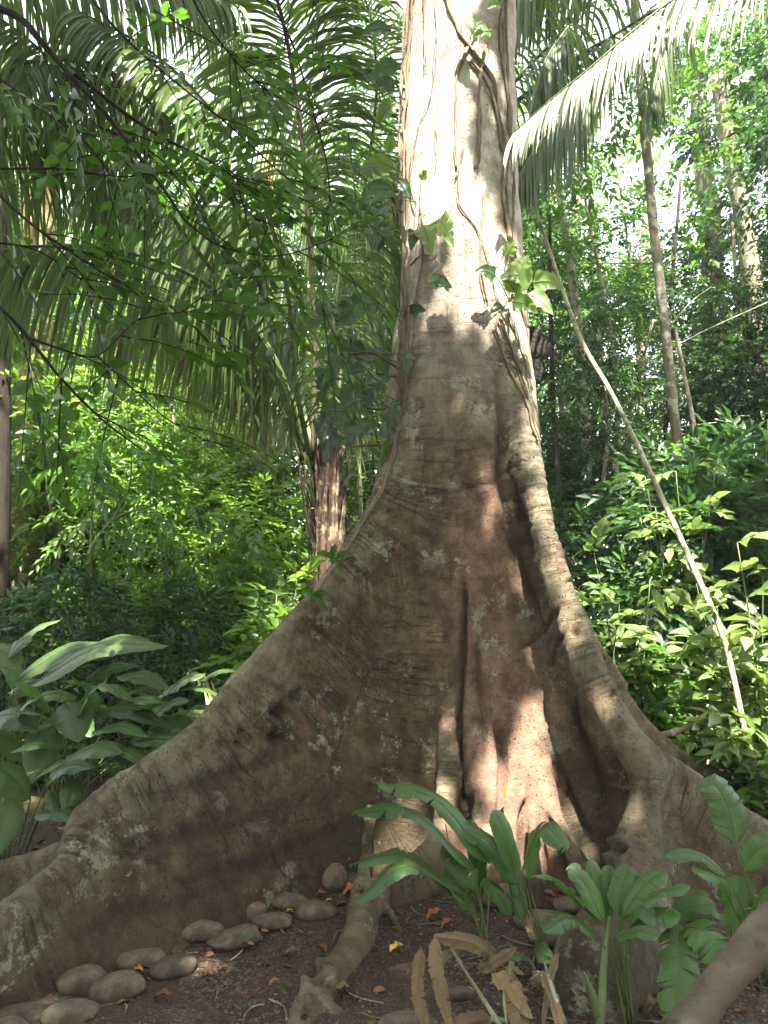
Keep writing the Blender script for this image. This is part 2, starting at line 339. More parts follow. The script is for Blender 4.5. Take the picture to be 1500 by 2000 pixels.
# back of the tree
for a, hgt, ln in ((40, 1.9, 2.3), (85, 1.5, 1.9), (130, 1.9, 2.2)):
    P = np.array([[TX + math.cos(R(a)) * (.2 + ln * t), TY + math.sin(R(a)) * (.2 + ln * t), 2.6 * (1 - t) ** 2.2 + .05] for t in np.linspace(0, 1, 12)])
    RIDGES.append((P, np.full(12, .08), .15, .16))
def smin(a, b, k):
    h = np.clip(.5 + .5 * (b - a) / k, 0, 1); return b + (a - b) * h - k * h * (1 - h)
def tree_field():
    lo = np.array([-2.9, 2.45, -.25]); hi = np.array([3.6, 6.9, 11.0]); sp = np.array([.0235, .0265, .036])
    # lower block fine, upper block only around the stem
    return lo, hi, sp
def eval_block(lo, hi, sp):
    ax = [np.arange(lo[i], hi[i], sp[i]).astype(np.float32) for i in range(3)]
    X, Y, Z = np.meshgrid(*ax, indexing='ij', sparse=True)
    zs = np.array([-1, 0, 1, 2.5, 3.2, 4.1, 5.6, 12]); cx = np.interp(ax[2], zs, [.56, .56, .55, .53, .515, .49, .52, .60]); rc = np.interp(ax[2], zs, [.52, .50, .47, .44, .41, .375, .345, .30])
    cx = cx[None, None].astype(np.float32); rc = rc[None, None].astype(np.float32)
    th = np.arctan2(Y - TY, X - cx)
    f = np.hypot(X - cx, (Y - TY)) - rc * (1 + .05 * np.cos(3 * th + 1.0) + .03 * np.cos(5 * th + Z * .3))
    f = np.broadcast_to(f, (len(ax[0]), len(ax[1]), len(ax[2]))).astype(np.float32).copy()
    for P, rr, fl, k in RIDGES:
        m = rr.max() + fl + k + .12
        a = P.min(0) - m; b = P.max(0) + m; a[2] = lo[2]
        sl = [slice(max(0, int((a[i] - lo[i]) / sp[i])), max(0, int((b[i] - lo[i]) / sp[i]) + 2)) for i in range(3)]
        if any(len(ax[i][sl[i]]) == 0 for i in range(3)): continue
        x, y = np.meshgrid(ax[0][sl[0]], ax[1][sl[1]], indexing='ij'); z = ax[2][sl[2]][None, None]
        # nearest point of the plan curve per column, then wall below the ridge height there
        best = np.full(x.shape, 1e9, np.float32); h = np.zeros_like(x); rt = np.zeros_like(x)
        for i in range(len(P) - 1):
            p, q = P[i], P[i + 1]; d = q[:2] - p[:2]; dd = max(d.dot(d), 1e-8)
            t = np.clip(((x - p[0]) * d[0] + (y - p[1]) * d[1]) / dd, 0, 1)
            ds = np.hypot(x - p[0] - t * d[0], y - p[1] - t * d[1]); c = ds < best
            best = np.where(c, ds, best); h = np.where(c, p[2] + t * (q[2] - p[2]), h); rt = np.where(c, rr[i] + t * (rr[i + 1] - rr[i]), rt)
        if fl == 0 or k <= .045:      # true tubes: 3-D distance
            g = np.full((x.shape[0], x.shape[1], z.shape[2]), 1e9, np.float32)
            for i in range(len(P) - 1):
                p, q = P[i], P[i + 1]; d = q - p; dd = max(d.dot(d), 1e-8)
                t = np.clip(((x - p[0])[..., None] * d[0] + (y - p[1])[..., None] * d[1] + (z - p[2]) * d[2]) / dd, 0, 1)
                ds = np.sqrt((x[..., None] - p[0] - t * d[0]) ** 2 + (y[..., None] - p[1] - t * d[1]) ** 2 + (z - p[2] - t * d[2]) ** 2) - (rr[i] + t * (rr[i + 1] - rr[i]))
                g = np.minimum(g, ds)
        else:
            best = best[..., None]; h = h[..., None]; rt = rt[..., None]
            below = np.clip((h - z) / np.maximum(h, .25), 0, 1.3)
            thick = rt + fl * below ** 1.6 * np.minimum(1, h / 1.0 + .25)
            g = np.hypot(best, np.maximum((z - h) * .75, 0)) - thick
        f[sl[0], sl[1], sl[2]] = smin(f[sl[0], sl[1], sl[2]], g.astype(np.float32), k)
    return f
def nets(f, lo, sp):
    s = f < 0; nx, ny, nz = f.shape
    cnt = np.zeros((nx - 1, ny - 1, nz - 1), np.int8)
    for a in (0, 1):
        for b in (0, 1):
            for c in (0, 1): cnt += s[a:nx - 1 + a, b:ny - 1 + b, c:nz - 1 + c]
    act = (cnt > 0) & (cnt < 8); idx = np.full(act.shape, -1, np.int32); I = np.argwhere(act); idx[act] = np.arange(len(I))
    acc = np.zeros((len(I), 3)); num = np.zeros(len(I))
    cor = [(a, b, c) for a in (0, 1) for b in (0, 1) for c in (0, 1)]
    for i, A in enumerate(cor):
        for B_ in cor[i + 1:]:
            if sum(abs(A[k] - B_[k]) for k in range(3)) != 1: continue
            fa = f[I[:, 0] + A[0], I[:, 1] + A[1], I[:, 2] + A[2]].astype(float); fb = f[I[:, 0] + B_[0], I[:, 1] + B_[1], I[:, 2] + B_[2]].astype(float)
            c = (fa < 0) != (fb < 0); t = np.where(c, fa / np.where(c, fa - fb, 1), 0)[:, None]
            acc += np.where(c[:, None], np.array(A) + t * (np.array(B_) - np.array(A)), 0); num += c
    v = (I + acc / num[:, None]) * sp + lo
    Q = []
    for ax in range(3):
        o = [0, 1, 2]; o.remove(ax); u, w_ = o
        s0 = [slice(None)] * 3; s1 = [slice(None)] * 3; s0[ax] = slice(0, -1); s1[ax] = slice(1, None)
        ch = s[tuple(s0)] != s[tuple(s1)]; E = np.argwhere(ch)
        E = E[(E[:, u] > 0) & (E[:, w_] > 0) & (E[:, u] < f.shape[u] - 1) & (E[:, w_] < f.shape[w_] - 1)]
        def g(du, dw):
            e = E.copy(); e[:, u] -= du; e[:, w_] -= dw; return idx[e[:, 0], e[:, 1], e[:, 2]]
        q = np.stack([g(1, 1), g(0, 1), g(0, 0), g(1, 0)], 1); ins = s[E[:, 0], E[:, 1], E[:, 2]]
        if ax == 1: ins = ~ins
        Q.append(np.where(ins[:, None], q, q[:, ::-1]))
    return v, np.concatenate(Q)
CREASES = [([(908, 1130), (906, 1200), (902, 1300), (898, 1420), (902, 1520), (908, 1600)], 6, .065), ([(972, 700), (974, 800), (978, 900), (988, 980), (1008, 1070), (1040, 1170), (1075, 1250)], 8, .035),
 ([(742, 930), (800, 953), (870, 964), (930, 952), (978, 938)], 4.5, .022), ([(978, 938), (1010, 905), (1060, 888)], 4.5, .022), ([(1008, 1268), (1045, 1248), (1075, 1215), (1092, 1185)], 5, .03), ([(1075, 1300), (1092, 1262), (1108, 1225)], 4, .02),
 ([(925, 1230), (932, 1310), (938, 1380), (948, 1440), (950, 1500)], 6, .03), ([(1062, 1370), (1075, 1430), (1095, 1510), (1125, 1580), (1160, 1650)], 6, .035), ([(1120, 1350), (1135, 1430), (1165, 1500), (1180, 1600)], 8, .035), ([(970, 1400), (985, 1480), (975, 1580), (972, 1680)], 6, .03),
 ([(1030, 1560), (1020, 1620), (1030, 1700)], 8, .05), ([(925, 1560), (915, 1620), (935, 1690)], 7, .04), ([(1070, 1600), (1085, 1650), (1100, 1700)], 7, .05), ([(1020, 970), (1060, 955), (1090, 960)], 2.5, .008), ([(1105, 1140), (1130, 1132), (1150, 1142)], 4, .02), ([(1188, 1360), (1215, 1345), (1240, 1362)], 4, .02)]
for _k in range(17):   # growth rings across the top of the right buttress
    _y = 845 + _k * 17; _x = np.interp(_y, [845, 900, 1000, 1100, 1200], [1035, 1042, 1068, 1095, 1130]); CREASES.append(([(_x - 55 + (_k * 7) % 13, _y + 22 + (_k * 5) % 7), (_x - 20, _y + 5), (_x + 22, _y + 3)], 2.6, .010))
for _k in range(24):   # bands running down from the left ridge
    _t = (_k + .3 * ((_k * 37) % 7) / 7) / 24; _x = np.interp(_t, [0, .3, .6, 1], [735, 640, 500, 360]); _y = np.interp(_x, [360, 445, 505, 592, 655, 708, 750], [1455, 1360, 1290, 1190, 1110, 1030, 950])
    _l = 50 + 95 * ((_k * 53) % 11) / 11; CREASES.append(([(_x + 4, _y + 8), (_x + _l * .5, _y + _l * .36), (_x + _l, _y + _l * (.62 + .25 * _t))], 2.4 + (_k % 5 == 0) * 1.4, .008 + .008 * (_k % 5 == 0)))
for _a, _b, _c, _d in ((250, 1560, 560, 1470), (230, 1660, 600, 1560), (300, 1740, 700, 1600), (200, 1800, 520, 1690), (430, 1700, 650, 1640)):   # long soft folds low on the wall
    CREASES.append(([(_a, _b), ((_a + _c) / 2, (_b + _d) / 2 + 12), (_c, _d)], 15, .013))
def giant_tree():
    lo = np.array([-2.6, 2.45, -.15]); hi = np.array([3.4, 6.7, 10.3]); sp = np.array([.0165, .020, .026])
    f = eval_block(lo, hi, sp); v, q = nets(f, lo, sp); del f
    q = q[(q >= 0).all(1)]
    # vertex normals
    fn = np.cross(v[q[:, 2]] - v[q[:, 0]], v[q[:, 3]] - v[q[:, 1]]); vn = np.zeros_like(v)
    for k in range(4): np.add.at(vn, q[:, k], fn)
    vn = unit(vn)
    # nearest ridge parameter (for growth wrinkles) and closeness
    s_al = np.zeros(len(v)); dmin = np.full(len(v), 9.0)
    for gi, (P, rr, fl, k) in enumerate(RIDGES):
        if fl == 0 and len(P) < 50: continue
        L = 0
        for i in range(len(P) - 1):
            p, d = P[i], P[i + 1] - P[i]; dl = np.linalg.norm(d); t = ((v - p) @ d) / dl ** 2
            tc = np.clip(t, 0, 1); ds = np.linalg.norm(v - p - tc[:, None] * d, axis=1) - rr[i]; c = ds < dmin
            dmin = np.where(c, ds, dmin); s_al = np.where(c, L + tc * dl, s_al); L += dl
    core = np.hypot(v[:, 0] - TX, v[:, 1] - TY)
    # flutes, lumps
    fl = fbm(v * [5, 5, .7], 11, 2); lump = fbm(v * 2.2, 21, 3); fine = fbm(v * [14, 14, 9], 31, 2)
    zone = np.clip((2.6 - v[:, 2]) / 1.2, 0, 1) * np.clip(1.3 - np.abs(v[:, 0] - .75) * 1.3, 0, 1)
    wr = np.sin(s_al * 95 + 3 * noise(v * 2, 5)) * np.clip(1 - np.abs(dmin) * 4, 0, 1) * np.clip(noise(v * 1.6, 77) + .7, 0, 1)
    disp = .010 * fl * (.4 + 1.2 * zone) + .016 * lump + .006 * fbm(v * [6, 6, 4], 41, 3) * (1 + zone) + .004 * fine + .0018 * wr
    # burr holes / knots
    hole = np.zeros(len(v))
    for (px, py, Y, r_, dp) in ((573, 1362, 3.82, .035, .05), (540, 1392, 3.8, .045, .06), (540, 1440, 3.74, .045, .05), (466, 1448, 3.68, .03, .03), (1213, 1668, 3.66, .028, .11), (622, 1910, 2.93, .028, .08), (470, 1425, 3.7, .025, .03), (598, 1975, 2.83, .02, .04), (1128, 1235, 4.14, .03, .03), (706, 1735, 3.52, .02, .04)):
        c = at(px, py, Y); d_ = c - np.array([0, 0, CAMZ]); d_ = d_ / np.linalg.norm(d_)
        rel = v - np.array([0, 0, CAMZ]); al = rel @ d_; pr = np.linalg.norm(rel - al[:, None] * d_, axis=1)
        msk = (al < np.linalg.norm(c - [0, 0, CAMZ]) + .4) & (vn @ d_ < .2)
        hole = np.maximum(hole, np.where(msk, np.exp(-(pr / (.8 * r_)) ** 4), 0))
        disp = disp - np.where(msk, dp * np.exp(-(pr / r_) ** 2) - .35 * dp * np.exp(-((pr - 1.7 * r_) / (.6 * r_)) ** 2), 0)
    # creases: cracks and folds cut into the wood
    rl_ = v - np.array([0, 0, CAMZ]); dp_ = rl_[:, 1] * math.cos(PITCH) + rl_[:, 2] * math.sin(PITCH)
    qx = 750 + F * rl_[:, 0] / dp_; qy = 1000 - F * (-rl_[:, 1] * math.sin(PITCH) + rl_[:, 2] * math.cos(PITCH)) / dp_
    front = ((vn * unit(rl_)).sum(1) < .25) & (v[:, 1] < 4.75); crease = np.zeros(len(v)); jx = 4 * noise(v * 6, 61) + 2 * noise(v * 15, 62)
    for pts, w_, dep in CREASES:
        Pc = smooth(np.array([[a, b, 0] for a, b in pts], float), len(pts) * 5)[:, :2]; mm = front & (qx > Pc[:, 0].min() - 40) & (qx < Pc[:, 0].max() + 40) & (qy > Pc[:, 1].min() - 40) & (qy < Pc[:, 1].max() + 40)
        if not mm.any(): continue
        X_ = np.stack([qx[mm] + jx[mm], qy[mm] + jx[mm]], 1); dd = np.full(len(X_), 1e9); tt = np.zeros(len(X_))
        for k in range(len(Pc) - 1):
            d = Pc[k + 1] - Pc[k]; t = np.clip(((X_ - Pc[k]) @ d) / max(d @ d, 1e-6), 0, 1); e = np.linalg.norm(X_ - Pc[k] - t[:, None] * d, axis=1); c = e < dd; dd = np.where(c, e, dd); tt = np.where(c, (k + t) / (len(Pc) - 1), tt)
        fade = np.clip(np.sin(np.pi * np.clip(tt, .02, .98)) * 2.5, 0, 1); g_ = np.exp(-(dd / w_) ** 2) * fade
        disp[mm] -= dep * g_ - .3 * dep * np.exp(-((dd - 2.0 * w_) / w_) ** 2) * fade; crease[mm] = np.maximum(crease[mm], g_ * min(1, .45 + .05 * w_))
    crease = np.maximum(crease, hole * 1.4)
    v = v + vn * disp[:, None]
    red = np.clip(1 - np.abs(v[:, 0] - .66 - .10 * noise(v * 1.5, 4)) / .48, 0, 1) * np.clip((2.7 - v[:, 2]) / 1.0, 0, 1) * np.clip((4.55 - v[:, 1]) * 4, 0, 1)
    pale = np.zeros(len(v)); Pr = FROOT
    for i in range(len(Pr) - 1):
        d = Pr[i + 1] - Pr[i]; t = np.clip(((v - Pr[i]) @ d) / (d @ d), 0, 1); pale = np.maximum(pale, np.clip((.17 - np.linalg.norm(v - Pr[i] - t[:, None] * d, axis=1)) * 25, 0, 1))
    Pr = RRIDGE; dr = np.full(len(v), 9.0)
    for i in range(len(Pr) - 1):
        d = Pr[i + 1] - Pr[i]; t = np.clip(((v - Pr[i]) @ d) / (d @ d), 0, 1); dr = np.minimum(dr, np.linalg.norm(v - Pr[i] - t[:, None] * d, axis=1))
    red = red * np.clip((1.12 - v[:, 0]) * 6, 0, 1) * np.clip((dr - .10) * 14, 0, 1) * np.clip((v[:, 1] - 3.7) * 8, 0, 1); red = np.clip(red * 1.5, 0, 1)
    mb = MB(); mb.add(v, q)
    root = empty('buttressed_tree', (TX, TY, 0), 'giant rainforest tree with flaring grey-brown buttress roots, its upper trunk in bright sun', 'tree')
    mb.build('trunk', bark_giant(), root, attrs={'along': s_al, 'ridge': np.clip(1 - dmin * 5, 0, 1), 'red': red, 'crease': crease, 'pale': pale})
    # limbs and crown above the frame
    rng = np.random.default_rng(5); tb = MB(); cb = MB()
    for i in range(9):
        a = i * 2.4; top = np.array([TX + .06, TY, 9.6 + .1 * i]); e = top + np.array([math.cos(a) * 3.0, abs(math.sin(a)) * 3.2 + .3, 2.4 + rng.random() * 1.5])
        P = smooth([top, top * .55 + e * .45 + [0, 0, .6], e], 10); tube(tb, P, [.16, .04], 8, bump=.1)
        for s_ in P[5:]:
            o = s_ + rng.normal(0, .5, (60, 3)); sprays(cb, rng, o, rng.normal(0, 1, (60, 3)) * [1, 1, .4], 9, .5, .13)
    tb.build('limb', M['bark_grey'], root); cb.build('crown', M['leaf_mid'], root)
    print('tree verts', len(v))
    return v
def bark_giant():
    m, n, l = new_mat('buttress_bark'); v = mapping(n, l, (1, 1, 1))
    a = tex(n, l, 2.0, 5, v, .6, .4); b_ = tex(n, l, 9, 6, v, .7)
    col = mix(n, l, ramp(n, l, a, [(.35, 0.), (.62, 1.)]), (.125, .074, .042), (.215, .142, .085))
    col = mix(n, l, ramp(n, l, b_, [(.40, .75), (.58, 0.)]), col, (.052, .037, .025))
    col = mix(n, l, ramp(n, l, tex(n, l, 28, 7, v, .75), [(.36, .5), (.50, 0.)]), col, (.05, .034, .022)); col = mix(n, l, ramp(n, l, tex(n, l, 16, 8, v, .8), [(.56, 0.), (.62, .5)]), col, (.20, .165, .12))
    col = mix(n, l, ramp(n, l, tex(n, l, 2.2, 7, mapping(n, l, (7, 7, .9)), .7), [(.40, .45), (.56, 0.)]), col, (.06, .042, .028))
    red = attr(n, 'red')
    col = mix(n, l, math_(n, l, 'MULTIPLY', red, .75), col, mix(n, l, ramp(n, l, b_, [(.4, 0.), (.6, 1.)]), (.15, .082, .058), (.27, .165, .12)))
    # olive algae low down and on the ridges, darkened to deepen the foot's shade
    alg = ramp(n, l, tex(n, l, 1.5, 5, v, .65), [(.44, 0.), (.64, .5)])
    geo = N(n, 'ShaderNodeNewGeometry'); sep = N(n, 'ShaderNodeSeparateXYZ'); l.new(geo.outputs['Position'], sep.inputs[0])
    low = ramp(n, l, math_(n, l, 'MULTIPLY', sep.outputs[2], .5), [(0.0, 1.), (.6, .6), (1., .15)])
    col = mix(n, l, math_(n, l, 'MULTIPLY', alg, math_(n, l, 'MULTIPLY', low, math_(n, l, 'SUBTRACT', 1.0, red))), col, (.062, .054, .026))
    rd = attr(n, 'ridge')
    col = mix(n, l, math_(n, l, 'MULTIPLY', ramp(n, l, tex(n, l, 5, 5, v, .7), [(.40, 0.), (.6, .75)]), math_(n, l, 'MULTIPLY', ramp(n, l, rd, [(.3, 0.), (.9, 1.)]), math_(n, l, 'SUBTRACT', 1.0, red))), col, (.24, .22, .145))
    foot_shade = math_(n, l, 'MULTIPLY', ramp(n, l, sep.outputs[2], [(.0, .5), (.25, .25), (.6, 0.)]), math_(n, l, 'SUBTRACT', 1.0, red)); foot_shade = math_(n, l, 'MULTIPLY', foot_shade, math_(n, l, 'SUBTRACT', 1.0, attr(n, 'pale'))); col = mix(n, l, foot_shade, col, (.030, .024, .014)); col = mix(n, l, math_(n, l, 'MULTIPLY', attr(n, 'pale'), .55), col, (.21, .16, .11))  # shade near the ground painted into the bark, fading upward; front root lighter
    # lichen patches: pale grey crusts with fretted edge
    li = ramp(n, l, tex(n, l, 4.6, 11, v, .80, .2), [(.555, 0.), (.575, 1.)])
    li2 = ramp(n, l, tex(n, l, 1.5, 3, v), [(.40, 0.), (.55, .85)])
    col = mix(n, l, math_(n, l, 'MULTIPLY', li, li2), col, mix(n, l, a, (.26, .27, .18), (.40, .37, .29)))
    # upper trunk paler: sun glare painted into the bark colour
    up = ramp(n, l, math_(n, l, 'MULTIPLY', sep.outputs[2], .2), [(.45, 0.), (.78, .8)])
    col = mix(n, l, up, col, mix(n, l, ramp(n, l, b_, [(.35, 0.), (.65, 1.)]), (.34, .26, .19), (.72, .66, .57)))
    # lenticels
    vo = N(n, 'ShaderNodeTexVoronoi'); vo.inputs['Scale'].default_value = 34; vo.inputs['Randomness'].default_value = 1
    l.new(mapping(n, l, (1.2, 1.2, .9)), vo.inputs['Vector'])
    spt = math_(n, l, 'MULTIPLY', ramp(n, l, vo.outputs['Distance'], [(.10, 1.), (.20, 0.)]), ramp(n, l, tex(n, l, 1.7, 3, v), [(.42, 0.), (.56, 1.)]))
    col = mix(n, l, math_(n, l, 'MULTIPLY', spt, .8), col, (.045, .028, .02))
    # growth wrinkles across the ridges
    al = attr(n, 'along'); wv = N(n, 'ShaderNodeCombineXYZ'); l.new(math_(n, l, 'MULTIPLY', al, 1.0), wv.inputs[0])
    nz = tex(n, l, 2.2, 3, v)
    l.new(math_(n, l, 'MULTIPLY', nz, .05), wv.inputs[1]); l.new(math_(n, l, 'MULTIPLY', nz, .03), wv.inputs[2])
    wl = tex(n, l, 55, 5, wv.outputs[0], .75)
    lines = ramp(n, l, wl, [(.38, 1.), (.47, 0.)])
    lm = math_(n, l, 'MULTIPLY', lines, ramp(n, l, tex(n, l, 3.1, 3, v), [(.38, .15), (.62, 1.)]))
    lm = math_(n, l, 'MULTIPLY', lm, math_(n, l, 'SUBTRACT', 1.0, red))
    lm = math_(n, l, 'MULTIPLY', lm, math_(n, l, 'SUBTRACT', 1.0, up))
    col = mix(n, l, math_(n, l, 'MULTIPLY', lm, .5), col, (.05, .036, .025))
    ce = attr(n, 'crease'); col = mix(n, l, math_(n, l, 'MULTIPLY', ce, .6), col, (.035, .024, .017))
    # vertical fissures
    vf = tex(n, l, 3, 5, mapping(n, l, (9, 9, .55)), .6)
    cr = ramp(n, l, vf, [(.30, 1.), (.38, 0.)])
    col = mix(n, l, math_(n, l, 'MULTIPLY', cr, .35), col, (.05, .03, .02))
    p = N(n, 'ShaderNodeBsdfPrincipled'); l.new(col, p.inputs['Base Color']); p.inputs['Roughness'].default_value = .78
    p.inputs['Specular IOR Level'].default_value = .3
    h = math_(n, l, 'SUBTRACT', math_(n, l, 'MULTIPLY', b_, .7), math_(n, l, 'MULTIPLY', lm, .6))
    h = math_(n, l, 'ADD', h, math_(n, l, 'MULTIPLY', spt, .45)); h = math_(n, l, 'SUBTRACT', h, math_(n, l, 'MULTIPLY', cr, .3))
    h = math_(n, l, 'ADD', h, math_(n, l, 'MULTIPLY', tex(n, l, 45, 7, v, .8), .75))
    bp = N(n, 'ShaderNodeBump'); bp.inputs['Strength'].default_value = 1.0; bp.inputs['Distance'].default_value = .028
    l.new(h, bp.inputs['Height']); l.new(bp.outputs[0], p.inputs['Normal'])
    o = N(n, 'ShaderNodeOutputMaterial'); l.new(p.outputs[0], o.inputs[0]); return m
TREEV = giant_tree()
print('t tree', time.time() - T0)

# ------------------------------------------------------------------ placing things on the trunk
_rel = TREEV - np.array([0, 0, CAMZ]); _cp, _sp = math.cos(PITCH), math.sin(PITCH)
_dep = _rel[:, 1] * _cp + _rel[:, 2] * _sp; _PX = 750 + F * _rel[:, 0] / _dep; _PY = 1000 - F * (-_rel[:, 1] * _sp + _rel[:, 2] * _cp) / _dep
def surf(px, py, off=.012, rad=11):
    m = (np.abs(_PX - px) < rad) & (np.abs(_PY - py) < rad)
    if not m.any():
        m = np.hypot(_PX - px, _PY - py); i = np.argsort(m)[:6]; return at(px, py, TREEV[i, 1].min())
    y = TREEV[m, 1]; return at(px, py, np.sort(y)[min(3, len(y) - 1)] - off)
def surfs(lst, n=None, off=.012):
    P = smooth(np.array([[a, b, 0] for a, b in lst], float), n or len(lst) * 6)
    Q = np.array([surf(a, b, off) for a, b, _ in P])
    for _ in range(2): Q[1:-1] = (Q[:-2] + Q[1:-1] * 2 + Q[2:]) / 4
    return Q

# ------------------------------------------------------------------ broad leaves
def blade(mb, P, width, rng, prof='lance', up=(0, 0, 1), fold=.25, camber=.3, lobes=0, gap=.0, m=0, ruffle=.05, n=22, r=None, edge=.04, side=None):
    P = smooth(P, n); T, _, _ = frames(P); up = np.asarray(up, float)
    if side is None: S = unit(np.cross(T, up))
    else: S = unit(np.asarray(side, float) - T * (T @ np.asarray(side, float))[:, None])
    Nn = np.cross(S, T); t = np.linspace(0, 1, n)
    L = np.sum(np.linalg.norm(np.diff(P, axis=0), axis=1))
    if prof == 'lance': w_ = np.sin(np.pi * t ** .8) ** .75
    elif prof == 'banana': w_ = np.clip(t / .12, 0, 1) ** .5 * np.clip((1 - t) / .25, 0, 1) ** .6
    elif prof == 'heart': w_ = np.clip((1 - t), 0, 1) ** .75 * (1.0 - .25 * np.exp(-t * 18)) * 1.15
    else: w_ = np.sin(np.pi * t)
    w_ = w_ * width / 2
    r = rng.random() if r is None else r
    nb = [0.0] + sorted(rng.uniform(.08, .95, lobes)) + [1.0]
    ss = np.linspace(0, 1, 5)
    for sd in (-1, 1):
        bounds = list(nb) if sd == -1 or not lobes else [0.0] + sorted(rng.uniform(.08, .95, lobes)) + [1.0]
        for i in range(len(bounds) - 1):
            a, b = bounds[i], bounds[i + 1]
            if b - a < .004: continue
            k = max(3, int((b - a) * n) + 2); u = np.linspace(a, b, k)
            p = np.stack([np.interp(u, t, P[:, j]) for j in range(3)], 1); tt = np.stack([np.interp(u, t, T[:, j]) for j in range(3)], 1)
            s_ = np.stack([np.interp(u, t, S[:, j]) for j in range(3)], 1) * sd; nn = np.stack([np.interp(u, t, Nn[:, j]) for j in range(3)], 1)
            wl = np.interp(u, t, w_) * (1 + rng.normal(0, edge * (1.5 if lobes else .6)))
            wl = wl * (1 + edge * rng.normal(0, 1, k))
            tilt = rng.normal(0, .16) if lobes else 0
            sh = -(np.linspace(-1, 1, k)) * gap * L * (rng.uniform(.3, 1.2) if lobes else 0)
            ru = ruffle * np.sin(u * rng.uniform(14, 24) + rng.random() * 6)
            rows = []
            for q_ in ss:
                z = fold * q_ - camber * q_ * q_ + (ru + tilt) * q_ ** 1.5
                rows.append(p + s_ * (wl * q_)[:, None] + nn * (wl * z)[:, None] + tt * (sh * q_ ** 1.3)[:, None] + tt * (.35 * wl * q_)[:, None] * (prof in ('banana', 'heart')))
            v = np.stack(rows, 1)
            K = len(ss); i0 = np.arange(k - 1)[:, None] * K + np.arange(K - 1)[None]
            q = np.stack([i0, i0 + 1, i0 + K + 1, i0 + K], -1).reshape(-1, 4)
            if sd == 1: q = q[:, ::-1]
            vt = (u[:, None] * L - .5 * wl[:, None] * ss[None]).ravel() + 1e-4
            mb.add(v.reshape(-1, 3), q, None, m, r, vt)
def leaf_with_stalk(root, rng, base, P, width, mat, smat, name='leaf', **k):
    mb = MB(); P = np.asarray(P, float); blade(mb, P, width, rng, m=0, **k)
    Ps = smooth(P, 10); sr = max(.0025, width * .018)
    st = smooth([base, base * .45 + P[0] * .55 + [0, 0, .02], P[0]], 7)
    tube(mb, np.vstack([st[:-1], Ps[:-1] + [0, -.001, .0015]]), [sr * 1.5, sr, sr * .7, sr * .2], 6, 1)
    return mb.build(name, [mat, smat], root)

# ------------------------------------------------------------------ palm fronds
def frond(name, root, P, nl, L, W, rng, mat, smat, drop=.8, fwd=.55, rr=(.022, .004), t0=.1, hang=0.0, lp=None, spread=1.0, up=(0, 0, 1), tip=.35, sides=(-1, 1)):
    mb = MB(); P = smooth(P, 40); T, _, _ = frames(P); S = unit(np.cross(T, up)); t = np.linspace(0, 1, 40)
    tube(mb, P, rr, 7, 1)
    for sd in sides:
        u = np.linspace(t0, .995, nl) + rng.normal(0, .002, nl); f = lambda A: np.stack([np.interp(u, t, A[:, j]) for j in range(3)], 1)
        p, tt, s_ = f(P), unit(f(T)), unit(f(S)) * sd
        ll = L * np.interp((u - t0) / (1 - t0), [0, .15, .5, .85, 1], lp or [.55, .9, 1, .7, tip]) * rng.uniform(.88, 1.1, nl)
        fw = fwd + .4 * u + rng.normal(0, .07, nl)
        d = unit(s_ * (spread * (1 - hang)) + tt * fw[:, None] + np.array([0, 0, 1.]) * (.15 * (1 - hang) - hang + rng.normal(0, .06, nl))[:, None])
        dr = drop * rng.uniform(.75, 1.3, nl)
        K = 7; x = np.linspace(0, 1, K); pts = []
        cur = p.copy(); dd = d.copy()
        for k in range(K):
            pts.append(cur.copy()); cur = cur + dd * (ll / (K - 1))[:, None]; dd = unit(dd - np.array([0, 0, 1.0]) * (dr * .62)[:, None] + rng.normal(0, .012, (nl, 3)))
        pts = np.stack(pts, 1); tl = unit(np.gradient(pts, axis=1)); wv = unit(tt[:, None] - tl * np.sum(tt[:, None] * tl, -1, keepdims=True) + 1e-4)
        nv = np.cross(tl, wv)
        wd = W * np.array([.45, .9, 1, .95, .8, .5, .06])[None, :, None] * rng.uniform(.8, 1.15, (nl, 1, 1)) / 2
        v = np.stack([pts + wv * wd, pts + nv * wd * .35, pts - wv * wd], 2).reshape(-1, 3)
        b = (np.arange(nl) * K * 3)[:, None, None] + (np.arange(K - 1) * 3)[None, :, None] + np.arange(2)[None, None]
        q = np.stack([b, b + 1, b + 4, b + 3], -1).reshape(-1, 4)
        mb.add(v, q, None, 0, np.repeat(rng.random(nl), K * 3))
    return mb.build(name, [mat, smat], root)

